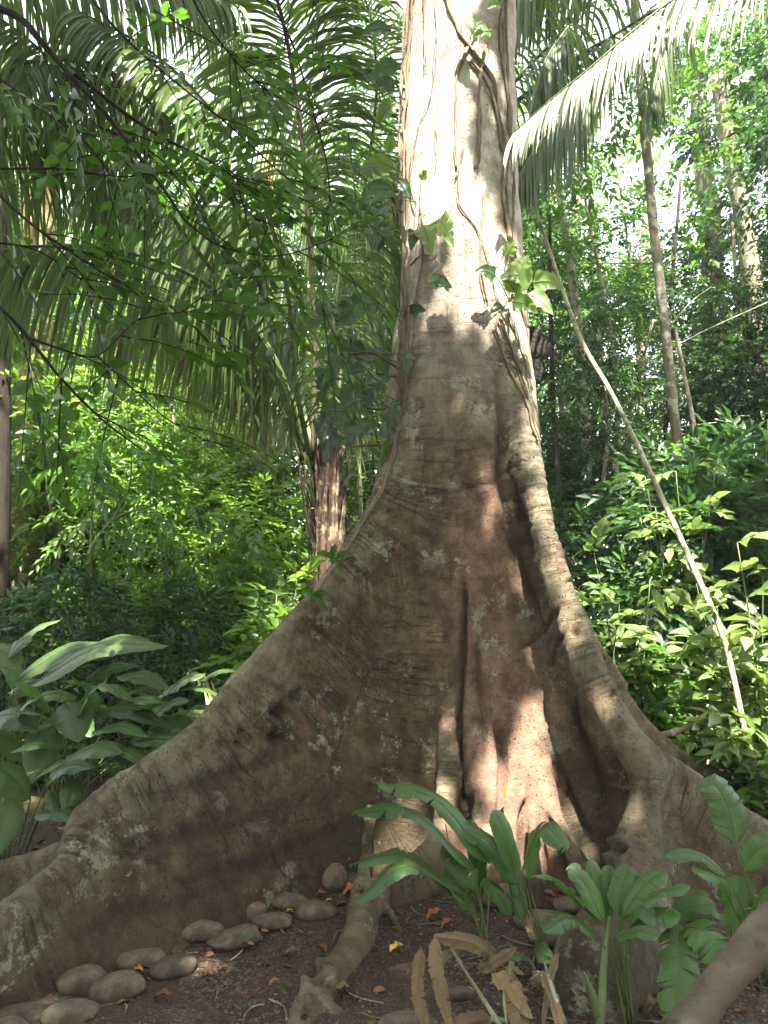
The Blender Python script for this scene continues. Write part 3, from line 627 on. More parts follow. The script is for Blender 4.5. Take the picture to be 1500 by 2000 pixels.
# ------------------------------------------------------------------ stones
def stone(px, py, wpx, label, group='river stones lying along the path edge', el=.6, hh=.5, ang=0, seed=0, Y=None):
    rng = np.random.default_rng(seed + 100); Y = Y or gnd_Y(py + wpx * .1); c = at(px, py, Y); wd = wpx / F * Y / math.cos(PITCH)
    nu, nv_ = 22, 14; a = np.linspace(0, 2 * math.pi, nu, endpoint=False); b = np.linspace(-math.pi / 2, math.pi / 2, nv_)
    A, B = np.meshgrid(a, b, indexing='ij'); v = np.stack([np.cos(A) * np.cos(B), np.sin(A) * np.cos(B), np.sin(B)], -1).reshape(-1, 3)
    v = np.sign(v) * np.abs(v) ** .86
    v = v * (1 + .13 * fbm(v * 1.1 + seed * 3.7, seed, 3))[:, None]; v[:, 2] += .22 * v[:, 0] * rng.normal(0, 1) * (np.abs(v[:, 2]))
    v = v * [wd / 2, wd / 2 * el, wd / 2 * hh]; ca, sa = math.cos(ang), math.sin(ang)
    v = v @ np.array([[ca, sa, 0], [-sa, ca, 0], [0, 0, 1]])
    i = np.arange(nu)[:, None] * nv_ + np.arange(nv_ - 1)[None]; j = ((np.arange(nu) + 1) % nu)[:, None] * nv_ + np.arange(nv_ - 1)[None]
    mb = MB(); mb.add(v, np.stack([i, j, j + 1, i + 1], -1).reshape(-1, 4))
    o = mb.build('stone', M['stone']); z = float(gz(c[0], Y)[0]); o.location = (c[0], Y, z + wd * hh * .2); tag(o, label, 'stone', group); return o
ST = [(45, 1968, 92, 'olive-brown rounded stone at the far left bottom corner, beside the orange fallen leaves'),
 (135, 1978, 95, 'flattish brown stone second from the left in the bottom row of the path edge'),
 (0, 2010, 90, 'brown stone cut off by the bottom left corner of the photo'),
 (160, 1915, 92, 'dark upright rounded stone against the shade of the left root, third up the line'),
 (230, 1925, 98, 'large plump brown stone just right of the dark upright one near bottom left'),
 (277, 1867, 84, 'dark stone tilted up to the right, above the large plump stone'),
 (338, 1887, 84, 'oval khaki stone at the path side, right of the tilted dark stone'),
 (387, 1828, 84, 'oval brown stone midway along the left line, root side'),
 (460, 1835, 92, 'lumpy brown stone midway along the left line, path side, with a dry leaf in front'),
 (477, 1787, 80, 'sloping stone behind the lumpy brown stone, close to the big root wall'),
 (531, 1806, 76, 'rounded brown stone right of the sloping stone, a yellow leaf touching it'),
 (569, 1768, 74, 'dark flat-topped stone behind the two ovals near the far end of the left line'),
 (616, 1783, 78, 'smooth oval stone at the far end of the left line, path side'),
 (648, 1728, 60, 'round upright stone leaning on the root wall beside the thin aerial root'),
 (985, 1768, 72, 'rounded grey stone between the leafy stalks in front of the trunk'),
 (942, 1760, 36, 'small pinkish stone left of the rounded grey stone'),
 (1062, 1800, 110, 'wide flat slab of stone behind the middle leafy plant'),
 (1082, 1835, 100, 'low brown slab just in front of the wide flat slab'),
 (1118, 1772, 74, 'brown stone behind the right leafy plant, at the foot of the thin root'),
 (897, 1938, 58, 'lone half-buried stone behind the dry brown leaves'),
 (800, 2003, 110, 'flat stone at the bottom edge below the snaking root')]
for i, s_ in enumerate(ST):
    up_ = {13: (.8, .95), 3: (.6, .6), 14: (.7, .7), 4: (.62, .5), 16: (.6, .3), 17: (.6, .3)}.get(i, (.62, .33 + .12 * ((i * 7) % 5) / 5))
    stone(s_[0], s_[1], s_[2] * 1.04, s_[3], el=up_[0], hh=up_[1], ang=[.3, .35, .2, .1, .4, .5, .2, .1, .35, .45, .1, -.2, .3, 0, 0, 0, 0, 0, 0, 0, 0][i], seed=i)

# ------------------------------------------------------------------ litter
def tweak_stone():
    nt_ = M['stone'].node_tree; n, l = nt_.nodes, nt_.links; b = next(x for x in n if x.type == 'BSDF_PRINCIPLED'); src = b.inputs['Base Color'].links[0].from_socket
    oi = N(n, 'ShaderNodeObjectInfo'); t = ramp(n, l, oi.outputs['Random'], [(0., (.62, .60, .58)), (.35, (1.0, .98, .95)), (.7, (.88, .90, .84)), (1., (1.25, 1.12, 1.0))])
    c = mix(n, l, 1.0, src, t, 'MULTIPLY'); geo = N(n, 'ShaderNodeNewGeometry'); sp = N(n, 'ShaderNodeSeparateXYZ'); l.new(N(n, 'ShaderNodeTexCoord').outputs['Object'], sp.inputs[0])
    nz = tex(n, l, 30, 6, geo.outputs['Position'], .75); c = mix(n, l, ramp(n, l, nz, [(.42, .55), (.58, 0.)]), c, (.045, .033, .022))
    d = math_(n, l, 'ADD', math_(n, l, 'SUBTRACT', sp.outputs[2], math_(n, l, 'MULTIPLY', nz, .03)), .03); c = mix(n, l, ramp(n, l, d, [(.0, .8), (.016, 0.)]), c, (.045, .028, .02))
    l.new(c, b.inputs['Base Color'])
tweak_stone()
rngG = np.random.default_rng(2)
def litter():
    mb = MB(); n = 4600; x = rngG.uniform(-3.2, 4.5, n); y = rngG.uniform(2.3, 9, n)
    k = (rngG.random(n) < np.where((x > -1.3) & (x < .9) & (y < 3.7), .16, 1.0)); x, y = x[k], y[k]; n = len(x)
    a = rngG.uniform(0, 6.3, n); L = rngG.uniform(.02, .07, n)
    leaves(mb, np.stack([x, y, gz(x, y) + .008], 1), np.stack([np.cos(a), np.sin(a), rngG.normal(0, .18, n)], 1), np.array([0, 0, 1.]) + rngG.normal(0, .35, (n, 3)), L, L * .5, LEAF_HI, curl=1.6)
    n = 14000; x = rngG.uniform(-2.4, 3.4, n); y = rngG.uniform(2.3, 5.2, n); a = rngG.uniform(0, 6.3, n); L = rngG.uniform(.004, .02, n)
    leaves(mb, np.stack([x, y, gz(x, y) + .004], 1), np.stack([np.cos(a), np.sin(a), rngG.normal(0, .3, n)], 1), np.array([0, 0, 1.]) + rngG.normal(0, .4, (n, 3)), L, L * .5, LEAF_LO, m=0, r=np.random.default_rng(3).random(n) ** .6)
    tag(mb.build('leaf_litter', M['litter']), kind='stuff')
    mb = MB()
    for _ in range(260):
        a = rngG.uniform(0, 6.3); x_, y_ = rngG.uniform(-2.2, 3.2), rngG.uniform(2.5, 5.5); L = rngG.uniform(.04, .22); p0 = np.array([x_, y_, float(gz(x_, y_)[0]) + .006]); tube(mb, smooth([p0, p0 + [L * .5 * math.cos(a), L * .5 * math.sin(a), .006], p0 + [L * math.cos(a + .3), L * math.sin(a + .3), .002]], 5), rngG.uniform(.0012, .004), 5)
    tag(mb.build('fallen_twigs', M['bark_grey']), kind='stuff')
    mb = MB()
    n = 5200; x = rngG.uniform(-1.6, 2.4, n); y = rngG.uniform(2.35, 4.1, n); k = noise(np.stack([x * 1.6, y * 1.6, x * 0], 1), 8) + np.clip(x * .7, -.4, .6) > rngG.uniform(-.5, .6, n); x, y = x[k], y[k]; n = len(x)
    oc = np.array([[1, 0, 0], [0, 1, 0], [-1, 0, 0], [0, -1, 0], [0, 0, 1], [0, 0, -1]], float); tf = np.array([[0, 1, 4], [1, 2, 4], [2, 3, 4], [3, 0, 4], [1, 0, 5], [2, 1, 5], [3, 2, 5], [0, 3, 5]])
    rd = rngG.uniform(.002, .0075, n) ; v = oc[None] * rd[:, None, None] * rngG.uniform(.6, 1.3, (n, 6, 1)) + np.stack([x, y, gz(x, y) + rd * .3], 1)[:, None]
    mb.add(v.reshape(-1, 3), None, (tf[None] + (np.arange(n) * 6)[:, None, None]).reshape(-1, 3), 0, np.repeat(rngG.random(n), 6))
    m, nn, l = new_mat('pebble'); p = N(nn, 'ShaderNodeBsdfPrincipled'); l.new(ramp(nn, l, attr(nn, 'rnd'), [(0., (.035, .024, .018)), (.75, (.085, .066, .054)), (1., (.22, .20, .18))]), p.inputs[0]); p.inputs['Roughness'].default_value = .8
    o = N(nn, 'ShaderNodeOutputMaterial'); l.new(p.outputs[0], o.inputs[0])
    tag(mb.build('gravel', m, smooth=False), kind='stuff')
    # single fallen leaves one can point to
    FL = [(78, 1930, .10, 'large orange fallen leaf above the bottom left stones'), (268, 1898, .06, 'small orange leaf tucked between the plump stone and the oval khaki stone'),
          (405, 1908, .055, 'orange-brown leaf alone on the dark path'), (318, 1950, .075, 'dark brown curled leaf on the path right of the bottom stones'), (437, 1893, .04, 'tiny russet leaf on the path'),
          (478, 1856, .085, 'curled dry brown leaf in front of the lumpy stone'), (515, 1832, .05, 'reddish leaf beside the path end of the stone line'), (565, 1791, .035, 'bright yellow-orange leaf between two stones'),
          (642, 1766, .03, 'bright yellow scrap of leaf below the round upright stone'), (627, 1757, .06, 'rusty leaf in front of the round upright stone'), (570, 1872, .07, 'pale crumpled leaf on the path left of the snaking root'),
          (536, 1928, .05, 'wine-red crumpled leaf on the path left of the root hole'), (665, 1940, .09, 'pale flat leaf lying right of the root'), (775, 1860, .07, 'yellowish leaf on the gravel right of the root'),
          (850, 1798, .09, 'rust leaf behind the dry brown stalks'), (875, 1812, .07, 'copper leaf right of the rust leaf behind the dry stalks'), (935, 1748, .08, 'orange leaf under the leafy plant in front of the trunk'),
          (690, 1745, .11, 'curled rust leaf upright beside the thin aerial root'), (1120, 1748, .06, 'round green fallen leaf in front of the thin root'), (1270, 1985, .11, 'tan leaf beside the pole at the bottom right')]
    for px, py, L, lab in FL:
        Y = gnd_Y(py); c = at(px, py, Y); mb = MB(); a = rngG.uniform(-.6, .6); u = np.array([math.cos(a), math.sin(a) * .8, .12])
        z = float(gz(c[0], Y)[0]) + .012; b0 = np.array([0, 0, 0.]); blade(mb, [b0 - u * L / 2, b0 + [0, 0, L * .18], b0 + u * L / 2 + [0, 0, L * .1]], L * .5, rngG, fold=.5, camber=-.2, ruffle=.25, n=10, edge=.1)
        mat = M['flit_y'] if 'yellow' in lab else (M['leaf_bright'] if 'green' in lab else (M['flit_o'] if any(k in lab for k in ('orange', 'rust', 'copper', 'red')) else M['dry'] if 'pale' in lab or 'tan' in lab else M['litter']))
        o = mb.build('fallen_leaf', mat); o.location = (c[0], Y, z); tag(o, lab, 'leaf', 'fallen leaves on the ground')
M['flit_o'] = leaf_mat('orange_leaf', (.22, .08, .03), (.38, .14, .05), (.3, .12, .03), rough=.6, tw=.15, spec=.3)
M['flit_y'] = leaf_mat('yellow_leaf', (.45, .32, .05), (.55, .42, .06), (.4, .3, .03), rough=.6, tw=.15, spec=.3)
litter()

# ------------------------------------------------------------------ vines on the trunk
def vine_bits(root, lines, rad, rng, name='stem', mat=None, off=.010, seg=6):
    mb = MB()
    for ln in [l_ for l_ in lines for _ in (0, 1)]:
        k = surfs(ln, n=len(ln) * 9, off=off * .6); q_ = k * 5 + rng.uniform(0, 50); k = k + .016 * np.stack([fbm(q_, 1), .25 * fbm(q_, 2), .3 * fbm(q_, 3)], 1)
        r_ = rad * rng.uniform(.35, .85); tube(mb, k, np.array([1.0, 1.2, .9, 1.1, .8]) * r_, seg, 0, bump=.25, seed=int(rng.integers(99)))
    return mb.build(name, mat or M['vine'], root)
rngV = np.random.default_rng(14)
VINES = [('pair of thin brown vines running down the left edge of the trunk', [[(802, -120), (794, 60), (787, 150), (784, 300), (782, 420), (786, 560), (781, 700), (776, 850), (752, 940), (712, 1020), (658, 1097), (606, 1172)], [(812, -120), (800, 60), (792, 180), (790, 300), (792, 470), (790, 600), (784, 680)], [(790, -120), (788, 100), (781, 260), (786, 400)]], .011),
 ('fine dark vine crossing the sunlit middle of the trunk', [[(852, -120), (851, 60), (846, 150), (836, 200), (818, 240), (806, 290), (800, 350), (812, 400), (806, 480)], [(832, -40), (828, 60), (832, 130)], [(853, 250), (852, 300), (848, 340)]], .006),
 ('rope-like vine slanting from the top of the trunk to its right edge', [[(850, -90), (885, 35), (905, 75), (935, 115), (962, 155), (975, 230), (987, 290), (982, 380), (992, 440), (998, 500)], [(915, 120), (948, 160), (970, 215), (978, 280), (990, 310), (984, 350)], [(930, 60), (905, 110), (891, 150), (889, 240), (893, 330)], [(948, 90), (938, 150), (934, 240), (930, 330)]], .012),
 ('thick woody vine pressed along the right edge of the trunk', [[(985, -120), (990, 60), (996, 200), (1000, 330), (1004, 440), (1012, 560), (1030, 640)], [(975, -120), (982, 100), (994, 180), (1000, 300)], [(994, 300), (990, 380), (996, 470)]], .014),
 ('thin vine forking over the sunlit right half of the trunk', [[(893, 330), (896, 400), (925, 440), (945, 480), (962, 540), (975, 600), (965, 640)], [(945, 380), (940, 450), (938, 520), (950, 590)], [(905, 290), (893, 350)]], .007),
 ('strands of bare vine along the upper part of the right buttress', [[(965, 640), (985, 690), (1012, 750), (1035, 800), (1045, 840)], [(975, 620), (1002, 690), (1025, 760), (1042, 830), (1052, 860)], [(990, 610), (1018, 680), (1038, 760)]], .010),
 ('dark tangled vine hanging on the left side of the middle trunk', [[(820, 400), (826, 480), (815, 560), (803, 640), (795, 700), (790, 780), (775, 830), (770, 870)], [(826, 470), (840, 440), (855, 430)], [(800, 520), (822, 500), (850, 500)]], .008)]
VR = []
for i, (lab, lines, r_) in enumerate(VINES):
    p = surf(*lines[0][len(lines[0]) // 2]); rt = empty('climbing_vine', p, lab, 'vine', 'vines climbing the giant trunk'); VR.append(rt); vine_bits(rt, lines, r_, rngV)
def vleaf(rt, px, py, w, ang, Y=None, off=.10, size=1.0, mat='vine_leaf', lobes=0, prof='heart', face=.4, wid=.75, base=None, gap=.03):
    """leaf whose midrib starts at (px,py) and points at image angle ang (deg, 0 right, -90 down), w = length in px"""
    b = surf(px, py, off) if Y is None else at(px, py, Y); L = w / F * b[1] * size; a = R(ang)
    d = np.array([math.cos(a), -face * .6, math.sin(a)]); d = d / np.linalg.norm(d)
    P = [b, b + d * L * .5 + [0, -.01, .03 * L], b + d * L + np.array([0, 0, -.18 * L])]
    st = surf(px, py, .0) if base is None else base
    leaf_with_stalk(rt, rngV, st, P, L * wid, M[mat], M['stem_green'], prof=prof, side=np.array([-math.sin(a), (.5 if lobes else .35) * rngV.normal(), math.cos(a)]), fold=.18, camber=.35, lobes=lobes, gap=gap if lobes else 0, ruffle=.12, n=18)
for a in [(903, 38, 46, -60, 'vine_leaf', 0), (958, 62, 50, -160, 'vine_leaf', 0), (978, 8, 34, 200, 'vine_leaf', 0), (940, 45, 30, 230, 'leaf_bright', 0)]: vleaf(VR[2], a[0], a[1], a[2], a[3], mat=a[4], lobes=a[5])
for a in [(856, 428, 66, -62, 'vine_leaf', 3), (826, 440, 66, -75, 'vine_leaf', 0), (815, 450, 45, -110, 'monstera', 0), (838, 552, 48, -10, 'monstera', 0), (800, 610, 34, 10, 'monstera', 0), (822, 352, 26, 60, 'leaf_bright', 0), (800, 690, 40, -100, 'monstera', 0)]: vleaf(VR[6], a[0], a[1], a[2], a[3], mat=a[4], lobes=a[5])
for a in [(1008, 575, 95, 78, 'vine_leaf', 5), (1040, 552, 62, -8, 'vine_leaf', 0), (1030, 545, 60, 175, 'vine_leaf', 0), (1030, 575, 62, -38, 'vine_leaf', 0), (968, 540, 48, 165, 'monstera', 0), (985, 600, 36, 200, 'monstera', 0), (1000, 590, 55, -20, 'leaf_bright', 0), (1005, 570, 50, 130, 'leaf_bright', 0), (990, 500, 40, 60, 'vine_leaf', 0)]:
    vleaf(VR[3], a[0], a[1], a[2], a[3], mat=a[4], lobes=a[5], Y=4.25, base=surf(995, 590))
rt = empty('climbing_plant', surf(785, 400), 'leafy creeper spreading left from the trunk with dark oval leaves', 'vine'); b0 = surf(785, 400)
for px, py, w_, a, m_ in [(770, 330, 62, 170, 'vine_leaf'), (745, 345, 45, 150, 'leaf_bright'), (765, 370, 60, 190, 'monstera'), (760, 400, 55, 240, 'monstera'), (735, 400, 55, 200, 'monstera'), (745, 430, 50, 260, 'monstera'), (700, 400, 45, 180, 'monstera'), (775, 350, 50, -60, 'monstera'), (720, 440, 50, 280, 'monstera'), (760, 300, 40, 80, 'leaf_bright'), (770, 450, 50, 230, 'monstera'), (780, 130, 60, 200, 'monstera'), (775, 200, 60, 230, 'leaf_bright'), (765, 60, 60, 190, 'monstera'), (770, 180, 70, 150, 'monstera')]:
    vleaf(rt, px, py, w_ * 1.1, a, mat=m_, Y=4.3 + rngV.uniform(-.15, .2), base=at(788, py + 15, 4.55), prof='lance', wid=.5)
rt = empty('monstera_vine', surf(775, 760), 'dark split-leaf climber hanging off the left of the trunk, one big leaf grey with sheen', 'vine')
for px, py, w_, a, m_, lb in [(735, 770, 140, 212, 'banana_dark', 6), (700, 600, 110, 200, 'monstera', 5), (745, 590, 100, -160, 'monstera', 5), (770, 690, 100, 200, 'monstera', 6), (665, 820, 85, -110, 'monstera', 6), (760, 730, 90, 230, 'monstera', 6), (720, 700, 90, 160, 'monstera', 5), (690, 690, 95, 220, 'monstera', 5), (770, 780, 80, 260, 'monstera', 4), (740, 830, 90, 200, 'monstera', 4), (765, 860, 60, 250, 'leaf_mid', 0), (655, 720, 80, 240, 'monstera', 5), (640, 800, 60, 260, 'monstera', 4)]:
    vleaf(rt, px, py, w_, a, mat=m_, Y=4.5 + rngV.uniform(-.25, .15), base=at(782, py + 20, 4.66), lobes=lb + 2, prof='banana', wid=.44, gap=.05)
for ln in [[(781, 780, 4.6), (740, 800, 4.5), (700, 790, 4.5)], [(778, 720, 4.62), (730, 690, 4.5), (690, 690, 4.5)], [(768, 870, 4.6), (720, 870, 4.7), (690, 872, 4.9)]]: mb = MB(); tube(mb, smooth(ats(ln), 12), .008, 6); mb.build('stem', M['twig'], rt)
# small sprigs on the left ridge
for px, py, lab in [(650, 1090, 'tiny green sprig sprouting on the left buttress ridge below the palm'), (612, 1165, 'small pale sprout lower down on the left buttress ridge')]:
    rt = empty('sprout', surf(px, py), lab, 'plant')
    for a in (20, 75, 150, -40): vleaf(rt, px + rngV.integers(-8, 8), py, 34, a, mat='leaf_mid', prof='lance', wid=.45, off=.04)
# dark termite lump on the right edge
P = ats([(1040, 640, 4.72), (1046, 680, 4.72), (1048, 715, 4.72), (1052, 750, 4.72)]); mb = MB(); tube(mb, smooth(P, 16), [.03, .075, .07, .04, .012], 18, bump=.45, seed=3)
tag(mb.build('termite_nest', M['termite']), 'knobbly black nest lump clinging to the right edge of the trunk', 'termite nest')

# ------------------------------------------------------------------ canopy with gaps where the photo has sun
SH = []
def shaft(px, py, Y, r): SH.append((at(px, py, Y), r))
for p in [(845, -220, .32), (843, -120, .31), (838, -30, .29), (836, 50, .28), (840, 120, .28), (846, 190, .28), (855, 260, .27), (872, 325, .21), (895, 385, .19), (925, 440, .15), (935, 490, .14), (945, 540, .12), (955, 590, .09), (950, 640, .07), (962, 400, .13), (985, 460, .13), (870, 620, .06), (985, 330, .05), (820, 330, .10), (800, 590, .05), (1015, 520, .25), (1045, 580, .2), (905, 40, .07), (955, 70, .10), (975, 10, .08), (915, 160, .03), (920, 215, .035), (1000, 150, .03), (925, 250, .04)]: shaft(p[0], p[1], 4.35, p[2])
for p in [(1052, 880, 4.3, .11), (1066, 940, 4.22, .12), (1080, 1010, 4.16, .12), (1096, 1080, 4.1, .12), (1112, 1150, 4.02, .10), (1140, 1230, 3.95, .06), (1045, 820, 4.4, .08), (1215, 1370, 3.85, .05), (955, 900, 4.3, .06), (950, 1010, 4.3, .07), (800, 1040, 4.3, .05), (1040, 1330, 4.2, .09), (1050, 1420, 4.15, .13), (1075, 1480, 4.1, .11), (1020, 1520, 4.05, .10), (960, 1560, 4.1, .08), (930, 1640, 4.05, .08), (1090, 1240, 4.2, .06), (925, 1480, 4.2, .05), (850, 1180, 4.2, .05), (1240, 1600, 3.8, .06), (680, 1360, 3.9, .03), (1000, 1640, 4.0, .06), (700, 1650, 3.7, .04)]: shaft(*p)
for p in [(1430, 15, 3.9, .34), (1370, 10, 3.9, .3), (1300, 40, 3.9, .34), (1240, 90, 3.9, .34), (1180, 140, 4.0, .34), (1130, 190, 4.0, .3), (1080, 230, 4.1, .2), (1200, 190, 4.0, .3)]: shaft(*p)
for p in [(1450, 1130, 5.3, .5), (1380, 1260, 5.3, .45), (1470, 1350, 5.2, .5), (1300, 1210, 5.6, .35), (1180, 1180, 5.8, .3), (1400, 1430, 5.2, .3), (1330, 950, 6.0, .4), (1250, 1330, 5.6, .25), (1220, 830, 6.5, .5), (1290, 980, 6.5, .35)]: shaft(*p)
for p in [(72, 900, 9.3, .22), (60, 1100, 9.3, .15), (330, 880, 8.5, .9), (500, 900, 8.5, .7), (200, 850, 8.5, .6), (120, 1260, 4.6, .2), (260, 1260, 4.6, .15), (560, 1180, 5.6, .3), (400, 470, 5, .25), (300, 380, 5, .25), (560, 620, 6.2, .5), (700, 650, 6.4, .4), (410, 1370, 4.6, .12), (150, 1500, 5, .2), (420, 560, 5.2, .3), (630, 950, 6.2, .3), (420, 1330, 4.4, .2), (620, 300, 6, .3)]: shaft(*p)
rngS = np.random.default_rng(404)
for _ in range(12): shaft(rngS.uniform(800, 990), rngS.uniform(660, 960), 4.32, rngS.uniform(.008, .025))
for _ in range(70):
    _x = rngS.uniform(700, 1180); shaft(_x, rngS.uniform(1150, 1700), 3.85, rngS.uniform(.008, .035))
for _ in range(26): shaft(rngS.uniform(250, 1100), rngS.uniform(1760, 1990), 3.1, rngS.uniform(.005, .02))
for _p in [(1200, 1150, 5.6, .2), (1480, 1230, 5.2, .3), (1350, 1180, 5.3, .25), (1150, 1500, 4.1, .03), (1130, 1420, 4.2, .03), (1420, 1100, 5.2, .3), (1330, 1330, 5.3, .25), (1460, 1450, 4.9, .25), (90, 1250, 4.4, .15), (200, 1340, 4.3, .1), (60, 1480, 4, .08)]: shaft(*_p)
for _ in range(24): shaft(rngS.uniform(1080, 1500), rngS.uniform(500, 1150), rngS.uniform(8, 11), rngS.uniform(.2, .6))
SP = np.array([a for a, _ in SH]); SR_ = np.array([b for _, b in SH])
def lit_ok(p, pad=.05):
    keep = np.ones(len(p), bool)
    for c, r in zip(SP, SR_):
        rel = p - c; al = rel @ SUN; d = np.linalg.norm(rel - al[:, None] * SUN, axis=1); keep &= ~((d < r + pad) & (al > 0))
    return keep
def canopy_tree(base, label, cen, n, rad, hole=0.0, seed=0):
    rng = np.random.default_rng(seed); rt = empty('canopy_tree', base, label, 'tree'); b = np.array(base, float)
    tb = MB(); fork = np.array([b[0], b[1], 6.5]); tube(tb, smooth([b - [0, 0, .3], (b + fork) / 2 + [.15, 0, 0], fork], 10), [.22, .16], 10, bump=.15)
    for c in cen:
        L = smooth([fork - [0, 0, .8], (fork + c) / 2 + [0, 0, .5], np.array(c, float)], 20); ok = lit_ok(L, .13); kk = 20 if ok.all() else int(np.argmin(ok))
        if kk > 4: tube(tb, L[:kk], [.12, .03], 7)
    tb.build('trunk', M['bark_grey'], rt)
    P = []
    for c in cen:
        q = rng.normal(0, 1, (n, 3)); q = unit(q) * (rng.random((n, 1)) ** .4); P.append(np.array(c) + q * rad)
    P = np.concatenate(P); nn = noise(P * [.9, .9, .3], seed); k = lit_ok(P, .05) & (nn > -1 + hole) & (P[:, 2] - 1.5 > .98 * np.maximum(P[:, 1], .1) + .3) & (P[:, 2] > 6.5); P = P[k]
    d = rng.normal(0, 1, P.shape) * [1, 1, .35]; mb = MB(); leaves(mb, P, d, np.array([0, 0, 1.]) + rng.normal(0, .3, P.shape), rng.uniform(.14, .26, len(P)), rng.uniform(.08, .14, len(P)))
    mb.build('crown', M['leaf_mid'], rt)
CAN = True
if CAN:
    canopy_tree((-4.6, -2.6, 0), 'broadleaf tree behind the camera on the left whose crown shades the path', [(-5, -3, 9), (-3, -1.5, 9.4), (-4.2, 0.5, 10), (-2, 1.5, 9.6), (-1.2, -1, 9), (-1, 0.5, 10)], 5200, [2.3, 2.3, .9], .30, 1)
    canopy_tree((4.8, -2.8, 0), 'broadleaf tree behind the camera on the right whose crown shades the trunk', [(5, -2.5, 9), (3.2, -1.5, 9.3), (4.4, .6, 10), (2.2, 1.6, 9.8), (1.4, -1.2, 9.2), (1, .6, 10.4), (1.0, 2.5, 11.0), (-.6, 2.5, 11.0)], 5200, [2.3, 2.3, .9], .30, 2)
    canopy_tree((-6.4, 2.0, 0), 'tall tree beyond the left of the frame reaching over the palm', [(-6, 3.5, 11.5), (-4, 3.5, 11.2), (-2, 3.2, 11), (-5, 6, 13)], 2000, [2.2, 2.0, .9], .85, 3)
    canopy_tree((7.0, 2.0, 0), 'tall tree beyond the right of the frame reaching over the shrubs', [(6, 3.5, 11.5), (4, 3.5, 11.2), (2, 3.2, 11), (5, 6, 13)], 2200, [2.2, 2.0, .9], .8, 4)
print('t canopy', time.time() - T0)

# ------------------------------------------------------------------ palm with long fronds
rngP = np.random.default_rng(33)
pb = at(640, 1150, 6.5); rt = empty('palm_tree', (pb[0], 6.5, 0), 'stemless-looking palm left of the giant trunk with shaggy brown leaf bases and long hanging fronds', 'palm')
mb = MB(); tube(mb, smooth([(pb[0], 6.5, -.2), at(640, 1100, 6.5), at(636, 960, 6.5), at(632, 860, 6.5)], 14), [.10, .095, .10, .08], 16, bump=.2); mb.build('trunk', M['fibre'], rt)
mb = MB()
for i in range(110):
    a = rngP.uniform(0, 6.3); x0 = rngP.uniform(-1, 1); h0 = rngP.uniform(960, 1230); h1 = h0 - rngP.uniform(110, 260); o = np.array([math.cos(a), math.sin(a), 0]) 
    p0 = at(638, h0, 6.5) + o * .10; p1 = at(638, max(h1, 800), 6.5) + o * rngP.uniform(.10, .24) * (1.0 + .5 * (h1 < 900)); pm = (p0 + p1) / 2 + o * rngP.uniform(-.02, .05)
    if rngP.random() < .2: p1 = p1 + o * .12 - [0, 0, .25]
    k = smooth([p0, pm, p1], 8); T_, N_, B_ = frames(k); wd = np.interp(np.linspace(0, 1, 8), [0, .3, 1], [.05, .032, .004]) * rngP.uniform(.3, 1.1)
    s_ = np.cross(T_, o); s_ = unit(s_); v = np.stack([k + s_ * wd[:, None], k + o * (wd * .5)[:, None], k - s_ * wd[:, None]], 1).reshape(-1, 3)
    b = np.arange(7)[:, None] * 3 + np.arange(2)[None]; mb.add(v, np.stack([b, b + 1, b + 4, b + 3], -1).reshape(-1, 4))
mb.build('leaf_sheath', M['fibre'], rt)
def fr(pts, nl, L, W, **k): return frond('frond', rt, ats(pts), nl, L, W, rngP, M[k.pop('mat', 'palm')], M[k.pop('smat', 'stem_green')], **k)
fr([(612, 900, 6.5), (616, 700, 6.4), (607, 500, 6.2), (592, 300, 6.0), (570, 130, 5.8), (535, -20, 5.5), (470, -150, 5.1), (380, -230, 4.7)], 100, 1.15, .028, drop=.6, fwd=.3, rr=(.03, .009), t0=.34, up=(0, 1, .3), smat='twig')
fr([(598, 880, 6.45), (572, 790, 6.3), (530, 700, 6.0), (470, 610, 5.7), (380, 540, 5.4), (260, 495, 5.1), (130, 480, 4.9), (0, 490, 4.7), (-140, 530, 4.5)], 130, 1.15, .021, drop=.7, fwd=.12, rr=(.032, .006), t0=.16, hang=.72)
fr([(590, 870, 6.5), (545, 720, 6.2), (470, 600, 5.9), (370, 470, 5.6), (270, 330, 5.3), (170, 200, 5.0), (70, 90, 4.7), (-50, 0, 4.4)], 125, 1.1, .021, drop=.7, fwd=.15, rr=(.03, .006), t0=.2, hang=.7)
fr([(650, 880, 6.6), (668, 700, 6.7), (690, 520, 6.7), (715, 350, 6.6), (735, 180, 6.3), (720, 20, 5.9), (660, -100, 5.5)], 115, 1.25, .021, drop=.7, fwd=.3, rr=(.025, .008), t0=.3, hang=.55)
fr([(625, 870, 6.7), (640, 650, 7.2), (640, 430, 7.6), (620, 250, 7.7), (540, 120, 7.5), (430, 60, 7.2)], 115, 1.5, .021, drop=.7, fwd=.1, rr=(.025, .008), t0=.3, hang=.8)
fr([(640, 880, 6.7), (650, 650, 7.3), (680, 480, 7.7), (740, 400, 8.0), (840, 400, 8.2)], 130, 1.9, .021, drop=.6, fwd=.1, rr=(.025, .008), t0=.35, hang=.9)
fr([(630, 870, 6.7), (610, 640, 7.0), (560, 480, 7.3), (470, 410, 7.5), (360, 400, 7.7)], 130, 1.8, .021, drop=.6, fwd=.1, rr=(.025, .008), t0=.35, hang=.9)
fr([(610, 880, 6.7), (570, 690, 7.2), (500, 540, 7.6), (400, 430, 7.9), (280, 380, 8.1), (150, 380, 8.2)], 125, 1.4, .021, drop=.7, fwd=.1, rr=(.03, .008), t0=.15, hang=.85)
